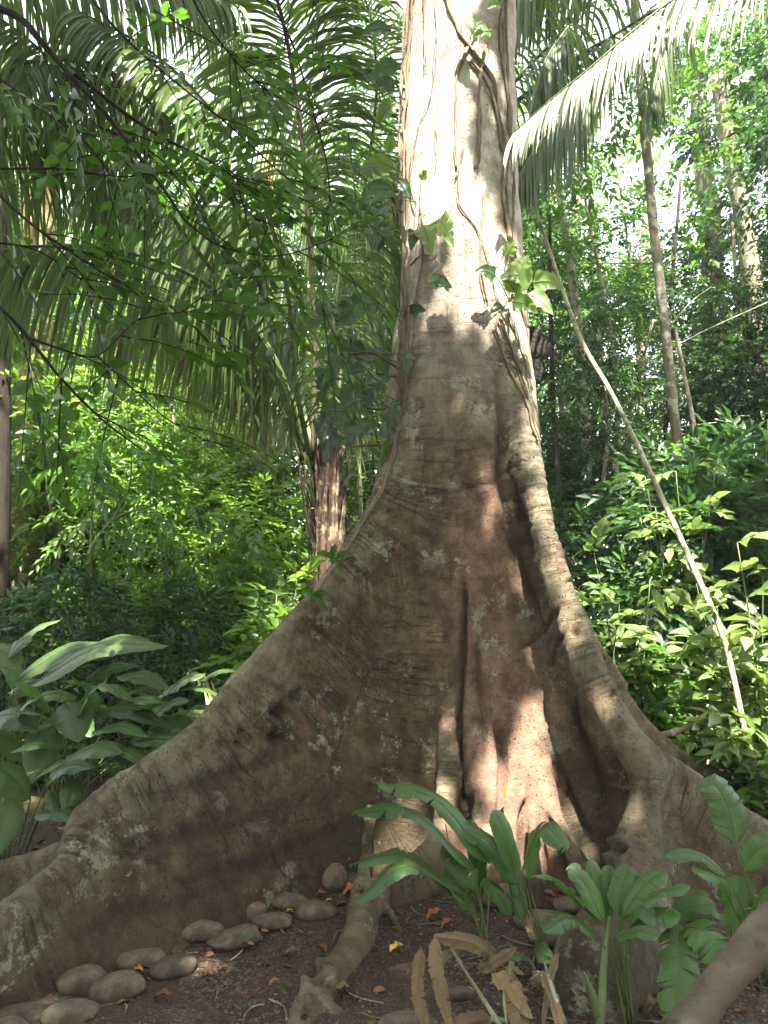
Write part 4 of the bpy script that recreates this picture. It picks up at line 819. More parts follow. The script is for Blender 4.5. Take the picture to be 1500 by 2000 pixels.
fr([(605, 890, 6.3), (580, 760, 5.9), (560, 560, 5.6), (500, 360, 5.3), (400, 200, 5.0), (280, 90, 4.8), (150, 20, 4.6)], 90, 1.0, .024, drop=.7, fwd=.3, rr=(.024, .006), t0=.25, hang=.6)
fr([(590, 900, 6.5), (540, 780, 6.3), (480, 700, 6.1), (400, 640, 6.0), (300, 620, 5.9), (200, 640, 5.8)], 60, .8, .020, drop=.8, hang=.8, mat='palm_dry', smat='twig')
fr([(625, 880, 6.3), (640, 720, 6.1), (660, 560, 6.0), (690, 420, 5.9), (740, 330, 5.8)], 70, 1.1, .024, drop=.8, hang=.7)
print('t palm', time.time() - T0)
# palms standing outside the frame whose fronds reach in
def side_palm(x, y, h, label, fronds):
    r_ = empty('palm_tree', (x, y, 0), label, 'palm'); mb = MB(); tube(mb, smooth([(x, y, -.2), (x + .1, y, h * .5), (x, y, h)], 14), [.16, .13], 12, bump=.12); mb.build('trunk', M['fibre'], r_)
    for pts, nl, L, W, k in fronds:
        P = np.vstack([[x, y, h], ats(pts)]); frond('frond', r_, P, nl, L, W, rngP, M[k.pop('mat', 'palm')], M[k.pop('smat', 'stem_green')], **k)
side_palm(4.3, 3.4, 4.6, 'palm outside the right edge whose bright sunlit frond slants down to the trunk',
    [([(1640, -160, 3.7), (1480, -60, 3.75), (1340, -15, 3.85), (1240, 58, 3.92), (1150, 135, 4.0), (1070, 200, 4.1), (1005, 258, 4.2)], 56, .36, .018, dict(drop=.5, fwd=.35, hang=.72, rr=(.016, .004), t0=.14, tip=.8, lp=[1.2, 1.15, 1.0, .8, .7], mat='palm_sun_painted'))])
side_palm(0.95, 8.6, 7.0, 'tall palm standing behind the giant trunk with dark drooping fronds out to its right', 
    [([(1100, 60, 7.4), (1060, 130, 7.0), (1020, 300, 6.8)], 55, 1.1, .034, dict(drop=1.2, hang=.6, rr=(.02, .005))), ([(1180, 80, 7.3), (1130, 200, 7.0), (1060, 270, 6.7), (1010, 350, 6.5)], 60, 1.0, .034, dict(drop=1.2, hang=.6, rr=(.02, .005))),
     ([(1280, 20, 7.2), (1290, 90, 6.8), (1270, 200, 6.6)], 50, 1.0, .03, dict(drop=1.2, hang=.6, rr=(.02, .005))), ([(1050, -60, 7.6), (1000, -40, 7.2), (960, 40, 7.0)], 50, 1.2, .034, dict(drop=1.2, hang=.6, rr=(.02, .005))), ([(1200, -60, 8.2), (1100, -50, 8.4), (1000, 40, 8.6)], 50, 1.2, .034, dict(drop=1.2, hang=.6, rr=(.02, .005)))]) 
side_palm(-4.6, 4.4, 5.2, 'palm outside the left edge whose fronds hang across the upper left corner',
    [([(-60, -30, 4.6), (120, -60, 4.7), (300, -40, 4.8), (470, 10, 5.0)], 90, .75, .020, dict(drop=.8, fwd=.15, hang=.7, rr=(.022, .005), t0=.2)), ([(-80, 150, 4.5), (60, 120, 4.6), (200, 130, 4.8), (330, 230, 5.0)], 85, .7, .020, dict(drop=.8, fwd=.15, hang=.7, rr=(.022, .005), t0=.2)),
     ([(-120, 300, 4.5), (20, 250, 4.8), (160, 280, 5.2), (260, 380, 5.6)], 85, .9, .020, dict(drop=.8, fwd=.15, hang=.75, rr=(.022, .005), t0=.2))])

# ------------------------------------------------------------------ forest behind
def crown_mesh(name, seed, lumps, tw, leaf, mat, nl=9, tl=.45, wid=.42, flat=.35, droop=.3):
    rng = np.random.default_rng(seed); mb = MB(); O = []; D = []
    for c, rad, n in lumps:
        q = unit(rng.normal(0, 1, (n, 3))); rr = rng.random((n, 1)) ** .45
        sub = unit(rng.normal(0, 1, (max(3, n // 30), 3))) * .8            # sub clumps give uneven outline and gaps
        k = rng.integers(0, len(sub), n); pos = sub[k] + q * rr * .42
        O.append(np.array(c) + pos * rad); D.append(q * [1, 1, .5] + sub[k] * .6 + rng.normal(0, .3, (n, 3)))
    sprays(mb, rng, np.concatenate(O), np.concatenate(D), nl, tl, leaf, wid, flat=flat, droop=droop)
    return mb.mesh(name, mat)
def trunk_mesh(name, seed, H, r0, r1, mat, bend=.3, limbs=6, lh=.35, lr=1.5):
    rng = np.random.default_rng(seed); mb = MB(); P = smooth([(0, 0, -.4), (bend * rng.normal(), bend * rng.normal(), H * .4), (bend * rng.normal(), bend * rng.normal(), H * .7), (bend * rng.normal(), bend * rng.normal(), H)], 24)
    tube(mb, P, [r0 * 1.35, r0, (r0 + r1) / 2, r1], 10, bump=.15, seed=seed)
    for i in range(limbs):
        k = int(np.interp(rng.uniform(lh, .97), [0, 1], [0, 23])); a = rng.uniform(0, 6.3); L = lr * rng.uniform(.6, 1.2)
        e = P[k] + [math.cos(a) * L, math.sin(a) * L, L * rng.uniform(.1, .7)]
        tube(mb, smooth([P[k], (P[k] + e) / 2 + [0, 0, .12 * L], e], 7), [r1 * .7, r1 * .15], 5)
    return mb.mesh(name, mat)
CR = {}
def tall(seed, z0, z1, R_, n, leaf, mat, **k):
    rng = np.random.default_rng(seed); m = int((z1 - z0) / .85); L = []
    for i in range(m):
        z = z0 + (i + .5) * (z1 - z0) / m; a = rng.uniform(0, 6.3); o = R_ * rng.uniform(.15, .75)
        L.append(((math.cos(a) * o, math.sin(a) * o, z), (R_ * rng.uniform(.55, .9), R_ * rng.uniform(.55, .9), .75), n))
    return crown_mesh('crown', seed, L, None, leaf, mat, **k)
CR['t0'] = (trunk_mesh('trunk', 50, 11.5, .10, .04, M['bark_grey'], .35), tall(50, 3.4, 12.5, 1.9, 190, .13, M['leaf_dark']))
CR['t1'] = (trunk_mesh('trunk', 51, 13.5, .15, .05, M['bark_pale'], .4), tall(51, 5.2, 14.5, 2.2, 190, .14, M['leaf_mid']))
CR['t2'] = (trunk_mesh('trunk', 52, 9.0, .06, .025, M['bark_grey'], .4), tall(52, 2.2, 9.6, 1.4, 150, .11, M['leaf_dark'], wid=.5))
CR['t3'] = (trunk_mesh('trunk', 53, 7.0, .05, .02, M['bark_pale'], .4), tall(53, 1.8, 7.6, 1.3, 150, .13, M['leaf_mid'], wid=.36))
CR['t4'] = (trunk_mesh('trunk', 59, 4.2, .03, .012, M['bark_grey'], .3, 8, .25, 1.1), tall(59, 1.0, 4.6, 1.3, 150, .12, M['leaf_bright'], wid=.38, tl=.5))
CR['h0'] = (trunk_mesh('trunk', 58, 8.0, .05, .02, M['bark_grey'], .4, 5, .7, 1.8), tall(58, 5.6, 8.0, 1.7, 150, .12, M['leaf_mid']))
CR['b0'] = (trunk_mesh('stem', 54, 1.8, .02, .01, M['twig'], .2, 8, .15, .8), tall(54, .2, 2.5, 1.1, 170, .12, M['leaf_bright'], wid=.38, tl=.5))
CR['b1'] = (trunk_mesh('stem', 55, 1.6, .02, .01, M['twig'], .2, 8, .15, .8), tall(55, .1, 2.2, 1.0, 170, .13, M['leaf_dark'], wid=.4))
CR['b2'] = (trunk_mesh('stem', 56, 1.3, .02, .008, M['stem_green'], .2, 8, .15, .7), tall(56, .1, 1.7, .85, 130, .13, M['leaf_mid'], wid=.4))
def plantit(kind, x, y, sc_, rz, label, cat, group, name, sz=None):
    r_ = empty(name, (x, y, float(gz(x, y)[0])), label, cat, group); r_.rotation_euler = (0, 0, rz); r_.scale = (sc_, sc_, sz or sc_)
    for nm, me in zip(('trunk' if kind[0] == 't' else 'stem', 'crown'), CR[kind]):
        o = bpy.data.objects.new(nm, me); C.objects.link(o); o.parent = r_
    return r_
def wx(px, Y): return (px - 750) / F * Y * 1.03
rngB = np.random.default_rng(77)
TR = [(130, 9.2, 't4', .95), (230, 10.2, 't4', 1.1), (330, 8.6, 't4', .85), (520, 11.0, 't4', 1.1), (30, 10.8, 't4', 1.1), (690, 10.5, 't4', .9), (300, 12.5, 't4', 1.4), (1180, 9.6, 't2', .55), (1350, 10.2, 't2', .5), (1520, 9.6, 't2', .6),
 (-150, 12, 't1', .8), (20, 14, 't0', .8), (150, 11.5, 't3', .8), (250, 15, 't1', .8), (360, 12.5, 't2', .7), (460, 16, 't0', .8), (560, 13, 't3', .8), (660, 15.5, 't1', .75), (740, 11.5, 't2', .7), (820, 14, 't0', .9),
 (1080, 12, 't2', .85), (1150, 14.5, 't0', .72), (1240, 11.5, 't3', .8), (1310, 15, 't0', .62), (1420, 10.5, 't2', .62), (1560, 12.5, 't0', 1.0), (1640, 9.5, 't2', 1.0), (1010, 16.5, 't1', .9), (1050, 9.5, 'h0', 1.05),
 (880, 19, 't0', 1.2), (1640, 18, 't1', 1.1), (-60, 9.5, 't3', .9), (-250, 16, 't0', 1.0)]
for i, (px, Y, kd, s_) in enumerate(TR):
    side = 'left' if px < 800 else 'right'
    lab = {'t0': 'leafy dark green tree in the shaded forest wall behind, %s of the giant trunk', 't1': 'tall pale-barked tree in the forest wall behind, %s of the giant trunk', 't2': 'slim dark-leaved tree deep in the forest behind, %s of the giant trunk', 't4': 'loose yellow-green sapling catching the sun, %s of the giant trunk', 'h0': 'thin high-crowned tree with leaves only at the top, %s of the giant trunk', 't3': 'slender fresh-leaved tree in the forest behind, %s of the giant trunk'}[kd] % side
    plantit(kd, wx(px, Y), Y, s_, rngB.uniform(0, 6.3), lab, 'tree', lab.split(',')[0].replace('tree', 'trees') + ' ' + side, 'forest_tree')
BU = [(150, 7.0, 'b1', .7), (250, 8.8, 'b0', 1.15), (330, 7.4, 'b1', .65), (390, 9.2, 'b0', 1.2), (560, 7.4, 'b2', .75), (700, 9.5, 'b0', 1.0), (640, 10.5, 'b2', 1.3), (760, 8.5, 'b2', 1.1), (240, 6.4, 'b1', .5), (50, 6.3, 'b1', .55),
      (110, 11, 'b0', 1.4), (300, 11.5, 'b0', 1.4),
      (1110, 8.2, 'b1', 1.0), (1180, 7.0, 'b2', .95), (1260, 8.4, 'b1', 1.2), (1330, 7.2, 'b1', 1.0), (1420, 8.6, 'b1', 1.3), (1510, 7.4, 'b1', 1.15), (1600, 8.2, 'b1', 1.2), (1120, 10.5, 'b1', 1.4), (1250, 10.8, 'b2', 1.5), (1380, 11.0, 'b1', 1.6), (1520, 10.5, 'b1', 1.6), (1580, 6.3, 'b2', .9)]
for i, (px, Y, kd, s_) in enumerate(BU):
    side = 'left' if px < 800 else 'right'
    lab = {'b0': 'sunny yellow-green bush in the understorey on the %s', 'b1': 'shaded dark bush in the understorey on the %s', 'b2': 'mid green bush in the understorey on the %s'}[kd] % side
    plantit(kd, wx(px, Y), Y, s_, rngB.uniform(0, 6.3), lab, 'bush', lab.replace('bush', 'bushes'), 'bush')
# far forest and low ground cover: masses nobody could count
def far_forest():
    rng = np.random.default_rng(90); mb = MB(); n = 52000
    x = rng.uniform(-26, 26, n); y = rng.uniform(21, 31, n); z = rng.random(n) ** 1.1 * 22
    p = np.stack([x, y, z], 1); keep = fbm(p * [.35, .35, .28], 91, 3) > np.interp(z, [0, 6, 12, 20], [-.9, -.5, .10, .32]) + .36 * np.clip((x - 4) / 4, 0, 1) * (z > 6) ; p = p[keep]; n = len(p)
    d = rng.normal(0, 1, (n, 3)) * [1, 1, .5]; L = rng.uniform(.3, .62, n); leaves(mb, p, d, np.array([0, -.4, 1.]) + rng.normal(0, .5, (n, 3)), L, L * .5)
    for i in range(26):
        a = rng.uniform(-20, 20); b = rng.uniform(20.5, 28); tube(mb, smooth([(a, b, -.5), (a + rng.normal(0, .6), b, 9), (a + rng.normal(0, 1.2), b, 20)], 8), [.2, .12], 6, 1)
    tag(mb.build('far_forest', [M['leaf_mid'], M['bark_grey']]), kind='stuff')
def cover():
    rng = np.random.default_rng(92); mb = MB(); n = 5200; x = rng.uniform(-9, 10, n); y = rng.uniform(5.2, 16, n); p = np.stack([x, y, gz(x, y)], 1); p[:, 2] += rng.random(n) ** 1.6 * .8
    k = (np.hypot(x - TX, y - TY) > 1.6) & (fbm(p * .8, 93) > -.35); p = p[k]
    sprays(mb, rng, p, rng.normal(0, 1, p.shape) * [1, 1, .3] + [0, 0, .5], 8, .45, .13, .42)
    tag(mb.build('ground_cover', M['leaf_mid']), kind='stuff')
def surround():  # leaf ring out of view, added to cut ambient light at the trunk's foot
    rng = np.random.default_rng(95); mb = MB(); n = 30000; a = rng.uniform(R(172), R(368), n); r = rng.uniform(6.5, 10.5, n); z = rng.random(n) * 12.5
    p = np.stack([np.cos(a) * r, np.sin(a) * r * .8, z], 1); k = (fbm(p * .5, 96) > -.45) & (p[:, 1] < 3.5) & (np.abs(p[:, 0]) > .75 * p[:, 1] + 2.0) & ((p[:, 1] > -6) | (z < 9)); p = p[k]; n = len(p)
    L = rng.uniform(.25, .5, n); leaves(mb, p, rng.normal(0, 1, (n, 3)) * [1, 1, .5], np.array([0, 0, 1.]) + rng.normal(0, .6, (n, 3)), L, L * .5)
    tag(mb.build('unseen_forest_ring', M['leaf_mid']), kind='stuff')
far_forest(); cover(); surround()
print('t forest', time.time() - T0)
# single trunks one can point to
def pole(name, pts, rad, mat, label, cat='tree', part='trunk', seed=1, limbs=(), crown=None, bump=.12):
    P = smooth(ats(pts), 30); b = P[0] if P[0][2] < P[-1][2] else P[-1]
    r_ = empty(name, b, label, cat); mb = MB(); tube(mb, P, rad, 12, bump=bump, seed=seed); mb.build(part, M[mat], r_)
    for l_ in limbs: mb = MB(); tube(mb, smooth(ats(l_), 10), [.014, .006], 6); mb.build('limb', M[mat], r_)
    if crown:
        rng = np.random.default_rng(seed); mb = MB()
        for (px, py, Y, R_, n, lf) in crown: c = at(px, py, Y); q = unit(rng.normal(0, 1, (n, 3))) * rng.random((n, 1)) ** .5; sprays(mb, rng, c + q * R_, q + rng.normal(0, .4, (n, 3)), 8, .32, lf, .45)
        mb.build('crown', M['leaf_mid'], r_)
    return r_
pole('tree', [(1352, 1290, 9), (1340, 1120, 9), (1325, 900, 9), (1305, 700, 9), (1285, 520, 9), (1268, 350, 9), (1250, 150, 9), (1236, -60, 9)], [.072, .058, .062, .056, .060, .052], 'bark_grey', 'straight slim tree with blotched bark standing upright right of the leaning pole', limbs=[[(1306, 640, 9), (1350, 590, 9), (1390, 560, 8.9)], [(1312, 680, 9), (1390, 640, 8.8), (1500, 590, 8.6)], [(1284, 515, 9), (1220, 514, 9.1), (1120, 515, 9.2)], [(1322, 835, 9), (1360, 830, 9), (1400, 825, 9)]], crown=[(1250, 30, 9, 1.0, 60, .1), (1330, 915, 8.8, .35, 22, .11), (1290, 1010, 8.7, .3, 16, .11)], seed=3)
pole('tree', [(1478, 1540, 4.7), (1420, 1270, 4.9), (1380, 1165, 5.1), (1310, 1010, 5.5), (1250, 880, 5.8), (1190, 760, 6.1), (1140, 675, 6.4), (1100, 570, 7.0), (1060, 450, 7.1), (1020, 340, 7.2), (985, 220, 7.4)], [.018, .020, .019, .020, .017, .015], 'bark_pale', 'thin bare pole-like tree leaning left across the right side of the forest', seed=4)
pole('tree', [(1158, 1200, 10.5), (1152, 1050, 10.5), (1146, 900, 10.5), (1142, 780, 10.5), (1120, 560, 10.6), (1090, 350, 10.7), (1080, 100, 10.8)], [.075, .07, .06, .05], 'bark_pale', 'white-blotched straight trunk just right of the giant buttress', seed=5)
pole('tree', [(1420, 1150, 14), (1400, 800, 14), (1390, 450, 14), (1375, 330, 14), (1360, 100, 14)], [.24, .2, .16], 'bark_grey', 'thicker trunk in the bluish shade at upper right, half hidden in leaves', seed=6, crown=[(1400, 560, 13.6, 1.6, 170, .14), (1340, 440, 13.4, 1.1, 90, .14), (1450, 700, 13.5, 1.5, 150, .14), (1400, 120, 13.5, 1.4, 90, .14)])
pole('tree', [(1500, 900, 12), (1480, 650, 12), (1455, 450, 12), (1430, 320, 12), (1400, 150, 12)], [.16, .14, .12], 'bark_grey', 'leaning grey trunk before the bright sky near the right edge', seed=7, crown=[(1480, 760, 12, 1.3, 130, .14), (1500, 130, 12, 1.1, 90, .13), (1340, 250, 11.5, .9, 60, .13)])
pole('tree', [(30, 1400, 9.5), (42, 1200, 9.5), (48, 1000, 9.5), (62, 850, 9.5), (70, 700, 9.5), (80, 300, 9.5)], [.30, .24, .22, .2], 'bark_moss', 'stout mossy orange trunk at the left edge with a sunlit side', seed=9)
pole('tree', [(-8, 1400, 7.5), (-2, 1200, 7.5), (2, 900, 7.5), (4, 600, 7.5), (-6, 200, 7.5)], [.10, .08], 'bark_dark', 'dark trunk cut by the left edge in front of the mossy one', seed=10)
pole('tree', [(516, 1200, 12), (512, 1050, 12), (514, 900, 12), (520, 700, 12), (530, 300, 12)], [.22, .18, .16], 'bark_moss', 'brown mossy trunk deep in the forest just left of the palm', seed=11)
pole('tree', [(428, 1120, 13), (430, 1000, 13), (426, 850, 13), (430, 500, 13)], [.11, .09], 'bark_grey', 'slim grey trunk left of the brown mossy one', seed=12)
pole('tree', [(388, 1100, 12), (392, 1000, 12), (386, 880, 12), (395, 600, 12)], [.07, .06], 'bark_dark', 'thin dark trunk deep in the forest, second left of the mossy one', seed=13)
pole('tree', [(470, 1110, 13), (478, 950, 13), (486, 800, 13)], [.06, .05], 'bark_pale', 'thin slanting pale trunk just left of the brown mossy one', seed=14)
pole('sapling', [(170, 1360, 7), (176, 1200, 7), (176, 1090, 7), (192, 1050, 7), (230, 1010, 7), (290, 990, 7)], [.035, .028, .018, .008], 'stem_green', 'curving sapling with green stems among the bushes at left', 'tree', seed=15, limbs=[[(176, 1090, 7), (180, 1000, 7.1), (182, 880, 7.2)], [(182, 1130, 7), (180, 1250, 6.9), (183, 1360, 6.9)], [(200, 1045, 7), (250, 960, 7), (258, 880, 7)]], crown=[(280, 960, 7.2, .5, 40, .12), (190, 880, 7.3, .5, 40, .12)])
pole('branch', [(1240, 1432, 4.9), (1290, 1436, 4.9), (1350, 1418, 4.9), (1405, 1393, 4.9)], [.014, .024, .02, .012], 'bark_grey', 'short grey dead branch sticking out right of the buttress ridge', 'branch', 'stick', seed=16)
pole('stump', [(1378, 1500, 5.2), (1370, 1430, 5.2), (1372, 1380, 5.2)], [.07, .06, .045], 'fibre', 'reddish-brown broken stump among the shrubs right of the buttress', 'stump', 'stem', seed=17, bump=.4)
pole('sapling', [(1310, 1490, 5.3), (1313, 1440, 5.3), (1312, 1395, 5.3)], [.025, .02], 'bark_grey', 'thin cut stem beside the dead branch at right', 'stump', 'stem', seed=18)
for i, (px, Y, top) in enumerate([(110, 9.2, 650), (225, 10.4, 600), (300, 9.6, 640), (345, 11.5, 560), (455, 10.6, 600), (560, 11.8, 560), (705, 9.8, 500), (1095, 9.5, 420), (1195, 10.2, 380), (1235, 12.0, 300), (1300, 11.0, 350), (1460, 10.4, 420), (1385, 8.8, 640)]):
    q = rngB.normal(0, 14, 4); r_ = pole('thin_trunk', [(px + q[0], 1330, Y), (px + q[1] * .6, 1120, Y), (px + q[2], (1120 + top) / 2, Y), (px + q[3] * 1.8, top, Y + .2)], [.045 + .01 * (i % 3), .035, .022], ('bark_grey', 'bark_dark', 'bark_pale')[i % 3], 'thin bare trunk rising out of the undergrowth %s of the giant trunk, in half shade' % ('left' if px < 800 else 'right'), seed=200 + i)
    r_['group'] = 'thin trunks in the undergrowth ' + ('left' if px < 800 else 'right')
# pale splintered wood
r_ = empty('split_trunk', at(412, 1400, 4.5), 'pale freshly split piece of wood standing behind the left buttress', 'wood')
for q in ([(425, 1420, 4.5), (412, 1360, 4.5), (398, 1315, 4.5)], [(432, 1420, 4.52), (425, 1370, 4.5), (412, 1330, 4.5)], [(418, 1420, 4.5), (408, 1385, 4.5), (400, 1350, 4.48)]):
    mb = MB(); tube(mb, smooth(ats(q), 8), [.022, .016, .003], 5, bump=.3); mb.build('splinter', M['splinter'], r_)
# fallen log at far left behind plants
pole('log', [(-60, 1560, 4.6), (30, 1568, 4.5), (120, 1585, 4.4), (200, 1600, 4.4)], [.05, .05, .04], 'bark_moss', 'fallen reddish log lying behind the broad-leaved plants at far left', 'log', 'stem', seed=19)

# ------------------------------------------------------------------ shrubs on the right with larger leaves
def near_shrub(label, bx, Y, stems, lf, mat, seed, n_tw=10, hgt=.0, tl=.34, wid=.46, cat='shrub'):
    lf *= 1.2; n_tw = max(5, int(n_tw * (.65 if 'glossy' in mat else 1)))
    rng = np.random.default_rng(seed); x0 = wx(bx, Y); r_ = empty('shrub', (x0, Y, 0), label, cat, 'leafy shrubs right of the buttress')
    O = []; D = []
    for px, py, dY in stems:
        tip = at(px, py, Y + dY); P = smooth([np.array([x0 + rng.normal(0, .08), Y + rng.normal(0, .05), -.02]), (np.array([x0, Y, 0]) * .45 + tip * .55) + rng.normal(0, .04, 3), tip], 12)
        mb = MB(); tube(mb, P, [.010, .004], 5); mb.build('stem', M['stem_green'], r_)
        for k in np.linspace(5, 11, n_tw).astype(int): O.append(P[k]); D.append(rng.normal(0, 1, 3) * [1, 1, .4] + [0, -.2, .35])
    mb = MB(); sprays(mb, rng, np.array(O), np.array(D), 8, tl, lf, wid, LEAF_HI, stem_m=1, stem_r=.003, droop=.5, flat=.3)
    mb.build('foliage', [M[mat], M['stem_green']], r_)
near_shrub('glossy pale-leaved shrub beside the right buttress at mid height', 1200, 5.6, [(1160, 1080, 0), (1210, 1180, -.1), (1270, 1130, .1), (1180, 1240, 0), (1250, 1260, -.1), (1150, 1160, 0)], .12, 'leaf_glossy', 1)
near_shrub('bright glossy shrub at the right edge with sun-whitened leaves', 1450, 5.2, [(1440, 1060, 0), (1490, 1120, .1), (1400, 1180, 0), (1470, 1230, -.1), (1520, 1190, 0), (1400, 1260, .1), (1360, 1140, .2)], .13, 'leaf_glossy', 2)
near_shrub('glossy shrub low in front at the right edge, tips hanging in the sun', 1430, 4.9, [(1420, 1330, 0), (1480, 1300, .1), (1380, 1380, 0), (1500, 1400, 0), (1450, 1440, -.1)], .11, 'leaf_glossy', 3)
near_shrub('small-leaved bush close behind the right buttress ridge', 1280, 5.4, [(1240, 1330, 0), (1280, 1300, 0), (1320, 1350, 0), (1260, 1400, -.1), (1340, 1420, 0), (1220, 1280, 0)], .09, 'leaf_mid', 4, 12)
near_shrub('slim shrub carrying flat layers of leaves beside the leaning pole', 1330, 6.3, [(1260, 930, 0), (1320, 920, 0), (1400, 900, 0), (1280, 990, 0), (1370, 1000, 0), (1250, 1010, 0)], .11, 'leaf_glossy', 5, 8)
near_shrub('dark shrub in shade between the leaning pole and the right edge', 1440, 6.8, [(1420, 900, 0), (1480, 950, 0), (1400, 1000, .2), (1460, 1050, 0), (1500, 820, 0)], .11, 'leaf_dark', 6, 12)
near_shrub('yellow-green bush below the left buttress ridge beside the palm', 560, 5.6, [(540, 1160, 0), (500, 1200, 0), (580, 1130, .1), (480, 1240, 0), (530, 1220, -.1), (600, 1150, .1)], .10, 'leaf_bright', 7, 12)
near_shrub('leafy low bush at the right behind the back root', 1500, 4.6, [(1470, 1480, 0), (1520, 1500, 0), (1540, 1440, 0), (1440, 1500, .1)], .09, 'leaf_bright', 8, 10)
print('t shrubs', time.time() - T0)

# ------------------------------------------------------------------ broad-leaved plants at left
rngH = np.random.default_rng(61)
def broad_plant(label, bpx, bpy, Y, lv, mat='banana_dark', group='broad-leaved plants left of the tree', prof='lance', lobes=0, gap=.0, name='broadleaf_plant', wscale=1.0, basez=None, mats=None, face=.35):
    x0 = wx(bpx, Y); z0 = float(gz(x0, Y)[0]) if basez is None else basez; base = np.array([x0, Y, z0]); r_ = empty(name, base, label, 'plant', group)
    for i, a in enumerate(lv):
        (x1, y1), (x2, y2), w_, dy = a[0], a[1], a[2], a[3]; lb = a[4] if len(a) > 4 else lobes
        p0 = at(x1, y1, Y + dy[0]); p2 = at(x2, y2, Y + dy[1]); L = np.linalg.norm(p2 - p0); pm = (p0 + p2) / 2 + np.array([0, 0, L * .13])
        if len(a) > 5: pm = at(*a[5])
        T_ = unit(p2 - p0); up = np.array([rngH.normal(0, .25), -face + rngH.normal(0, .2), 1.0])
        wscale_ = wscale * (.74 if name == 'torn_leaf_plant' else .95); leaf_with_stalk(r_, rngH, base + rngH.normal(0, .02, 3) * [1, 1, 0], [p0, pm, p2], w_ / F * Y * wscale_, M[(mats or {}).get(i, mat)], M['stem_green'], prof=prof, up=up, lobes=lb, gap=gap, fold=.25, camber=.45, ruffle=.06, n=26, edge=.03)
    return r_
D0 = (0, -.3)
broad_plant('clump of big arching dusky leaves at the far left in front of the forest', 40, 1600, 4.3, [
 ((60, 1340), (330, 1262), 70, (0, -.1)), ((90, 1310), (225, 1280), 60, (0, .1)), ((30, 1330), (220, 1255), 60, (.1, .2)), ((40, 1300), (-60, 1260), 80, (.1, .2)), ((20, 1270), (120, 1210), 50, (.2, .3)),
 ((150, 1280), (295, 1250), 34, (.2, .1)), ((-20, 1400), (75, 1425), 70, (-.1, -.2)), ((60, 1480), (-40, 1430), 80, (0, -.1)), ((20, 1360), (100, 1330), 50, (.1, .2)), ((60, 1240), (10, 1290), 50, (.2, .1)), ((100, 1420), (60, 1530), 70, (-.1, -.3))])
broad_plant('leafy clump just left of the buttress with leaves reaching over its ridge', 300, 1560, 4.3, [
 ((230, 1320), (330, 1345), 60, (0, -.1)), ((165, 1330), (270, 1300), 55, (0, .1)), ((330, 1350), (400, 1320), 50, (.1, 0)), ((390, 1330), (470, 1310), 45, (.2, .2)), ((320, 1355), (245, 1355), 40, (0, 0)), ((340, 1350), (440, 1365), 44, (.1, 0)),
 ((130, 1370), (155, 1450), 80, (-.1, -.3)), ((180, 1390), (330, 1420), 70, (-.1, -.2)), ((240, 1440), (350, 1400), 60, (.0, .0)), ((200, 1460), (290, 1500), 80, (-.1, -.2)), ((330, 1410), (395, 1440), 60, (0, 0)), ((300, 1400), (230, 1440), 60, (0, -.1)), ((260, 1400), (180, 1410), 40, (0, -.1)), ((370, 1400), (300, 1460), 50, (0, -.2)), ((350, 1460), (400, 1490), 40, (0, -.1)), ((420, 1380), (360, 1410), 50, (.1, .0))], mats={3: 'banana', 5: 'banana', 1: 'banana'})
broad_plant('low group of round dusky leaves beside the end of the left root', 60, 1660, 3.85, [
 ((60, 1560), (-20, 1490), 90, (0, -.1)), ((100, 1510), (180, 1500), 70, (0, -.1)), ((70, 1590), (160, 1605), 55, (0, -.15)), ((30, 1600), (-60, 1640), 60, (0, -.1)), ((90, 1560), (165, 1560), 50, (0, 0)), ((20, 1560), (-10, 1680), 70, (-.1, -.3)), ((130, 1480), (240, 1470), 80, (.1, 0)), ((50, 1540), (0, 1530), 60, (.1, 0)), ((100, 1540), (130, 1610), 50, (0, -.1))])
broad_plant('dense low clump of narrow leaves filling the gap between the left leaf clumps', 200, 1580, 4.0, [((a_, b_), (a_ + c_, b_ + d_), 44, (e_, e_ - .15)) for a_, b_, c_, d_, e_ in ((120, 1420, -100, -30, .1), (150, 1400, 60, -70, .1), (180, 1430, 110, 10, .1), (210, 1460, 90, 50, 0), (160, 1480, -90, 40, 0), (130, 1460, -110, 10, .1), (240, 1420, 100, -50, .2), (260, 1450, 110, 20, .1), (190, 1400, -50, -80, .2), (100, 1390, -80, -60, .2), (280, 1480, 70, 40, 0), (90, 1500, -70, 60, 0), (230, 1500, 40, 70, -.1), (150, 1520, -20, 80, -.1), (20, 1420, 60, -60, .2), (300, 1400, 70, -30, .3))], mat='banana')
broad_plant('taller dark leaf clump behind the far left plants', 150, 1560, 5.2, [
 ((60, 1350), (0, 1300), 60, (0, -.1)), ((150, 1360), (60, 1370), 60, (0, -.2)), ((180, 1340), (260, 1370), 60, (0, -.2)), ((240, 1370), (330, 1390), 60, (0, -.2)), ((300, 1370), (370, 1330), 60, (0, .1)), ((120, 1400), (180, 1440), 60, (0, -.3)), ((330, 1400), (400, 1400), 50, (.1, .1))], mat='banana')

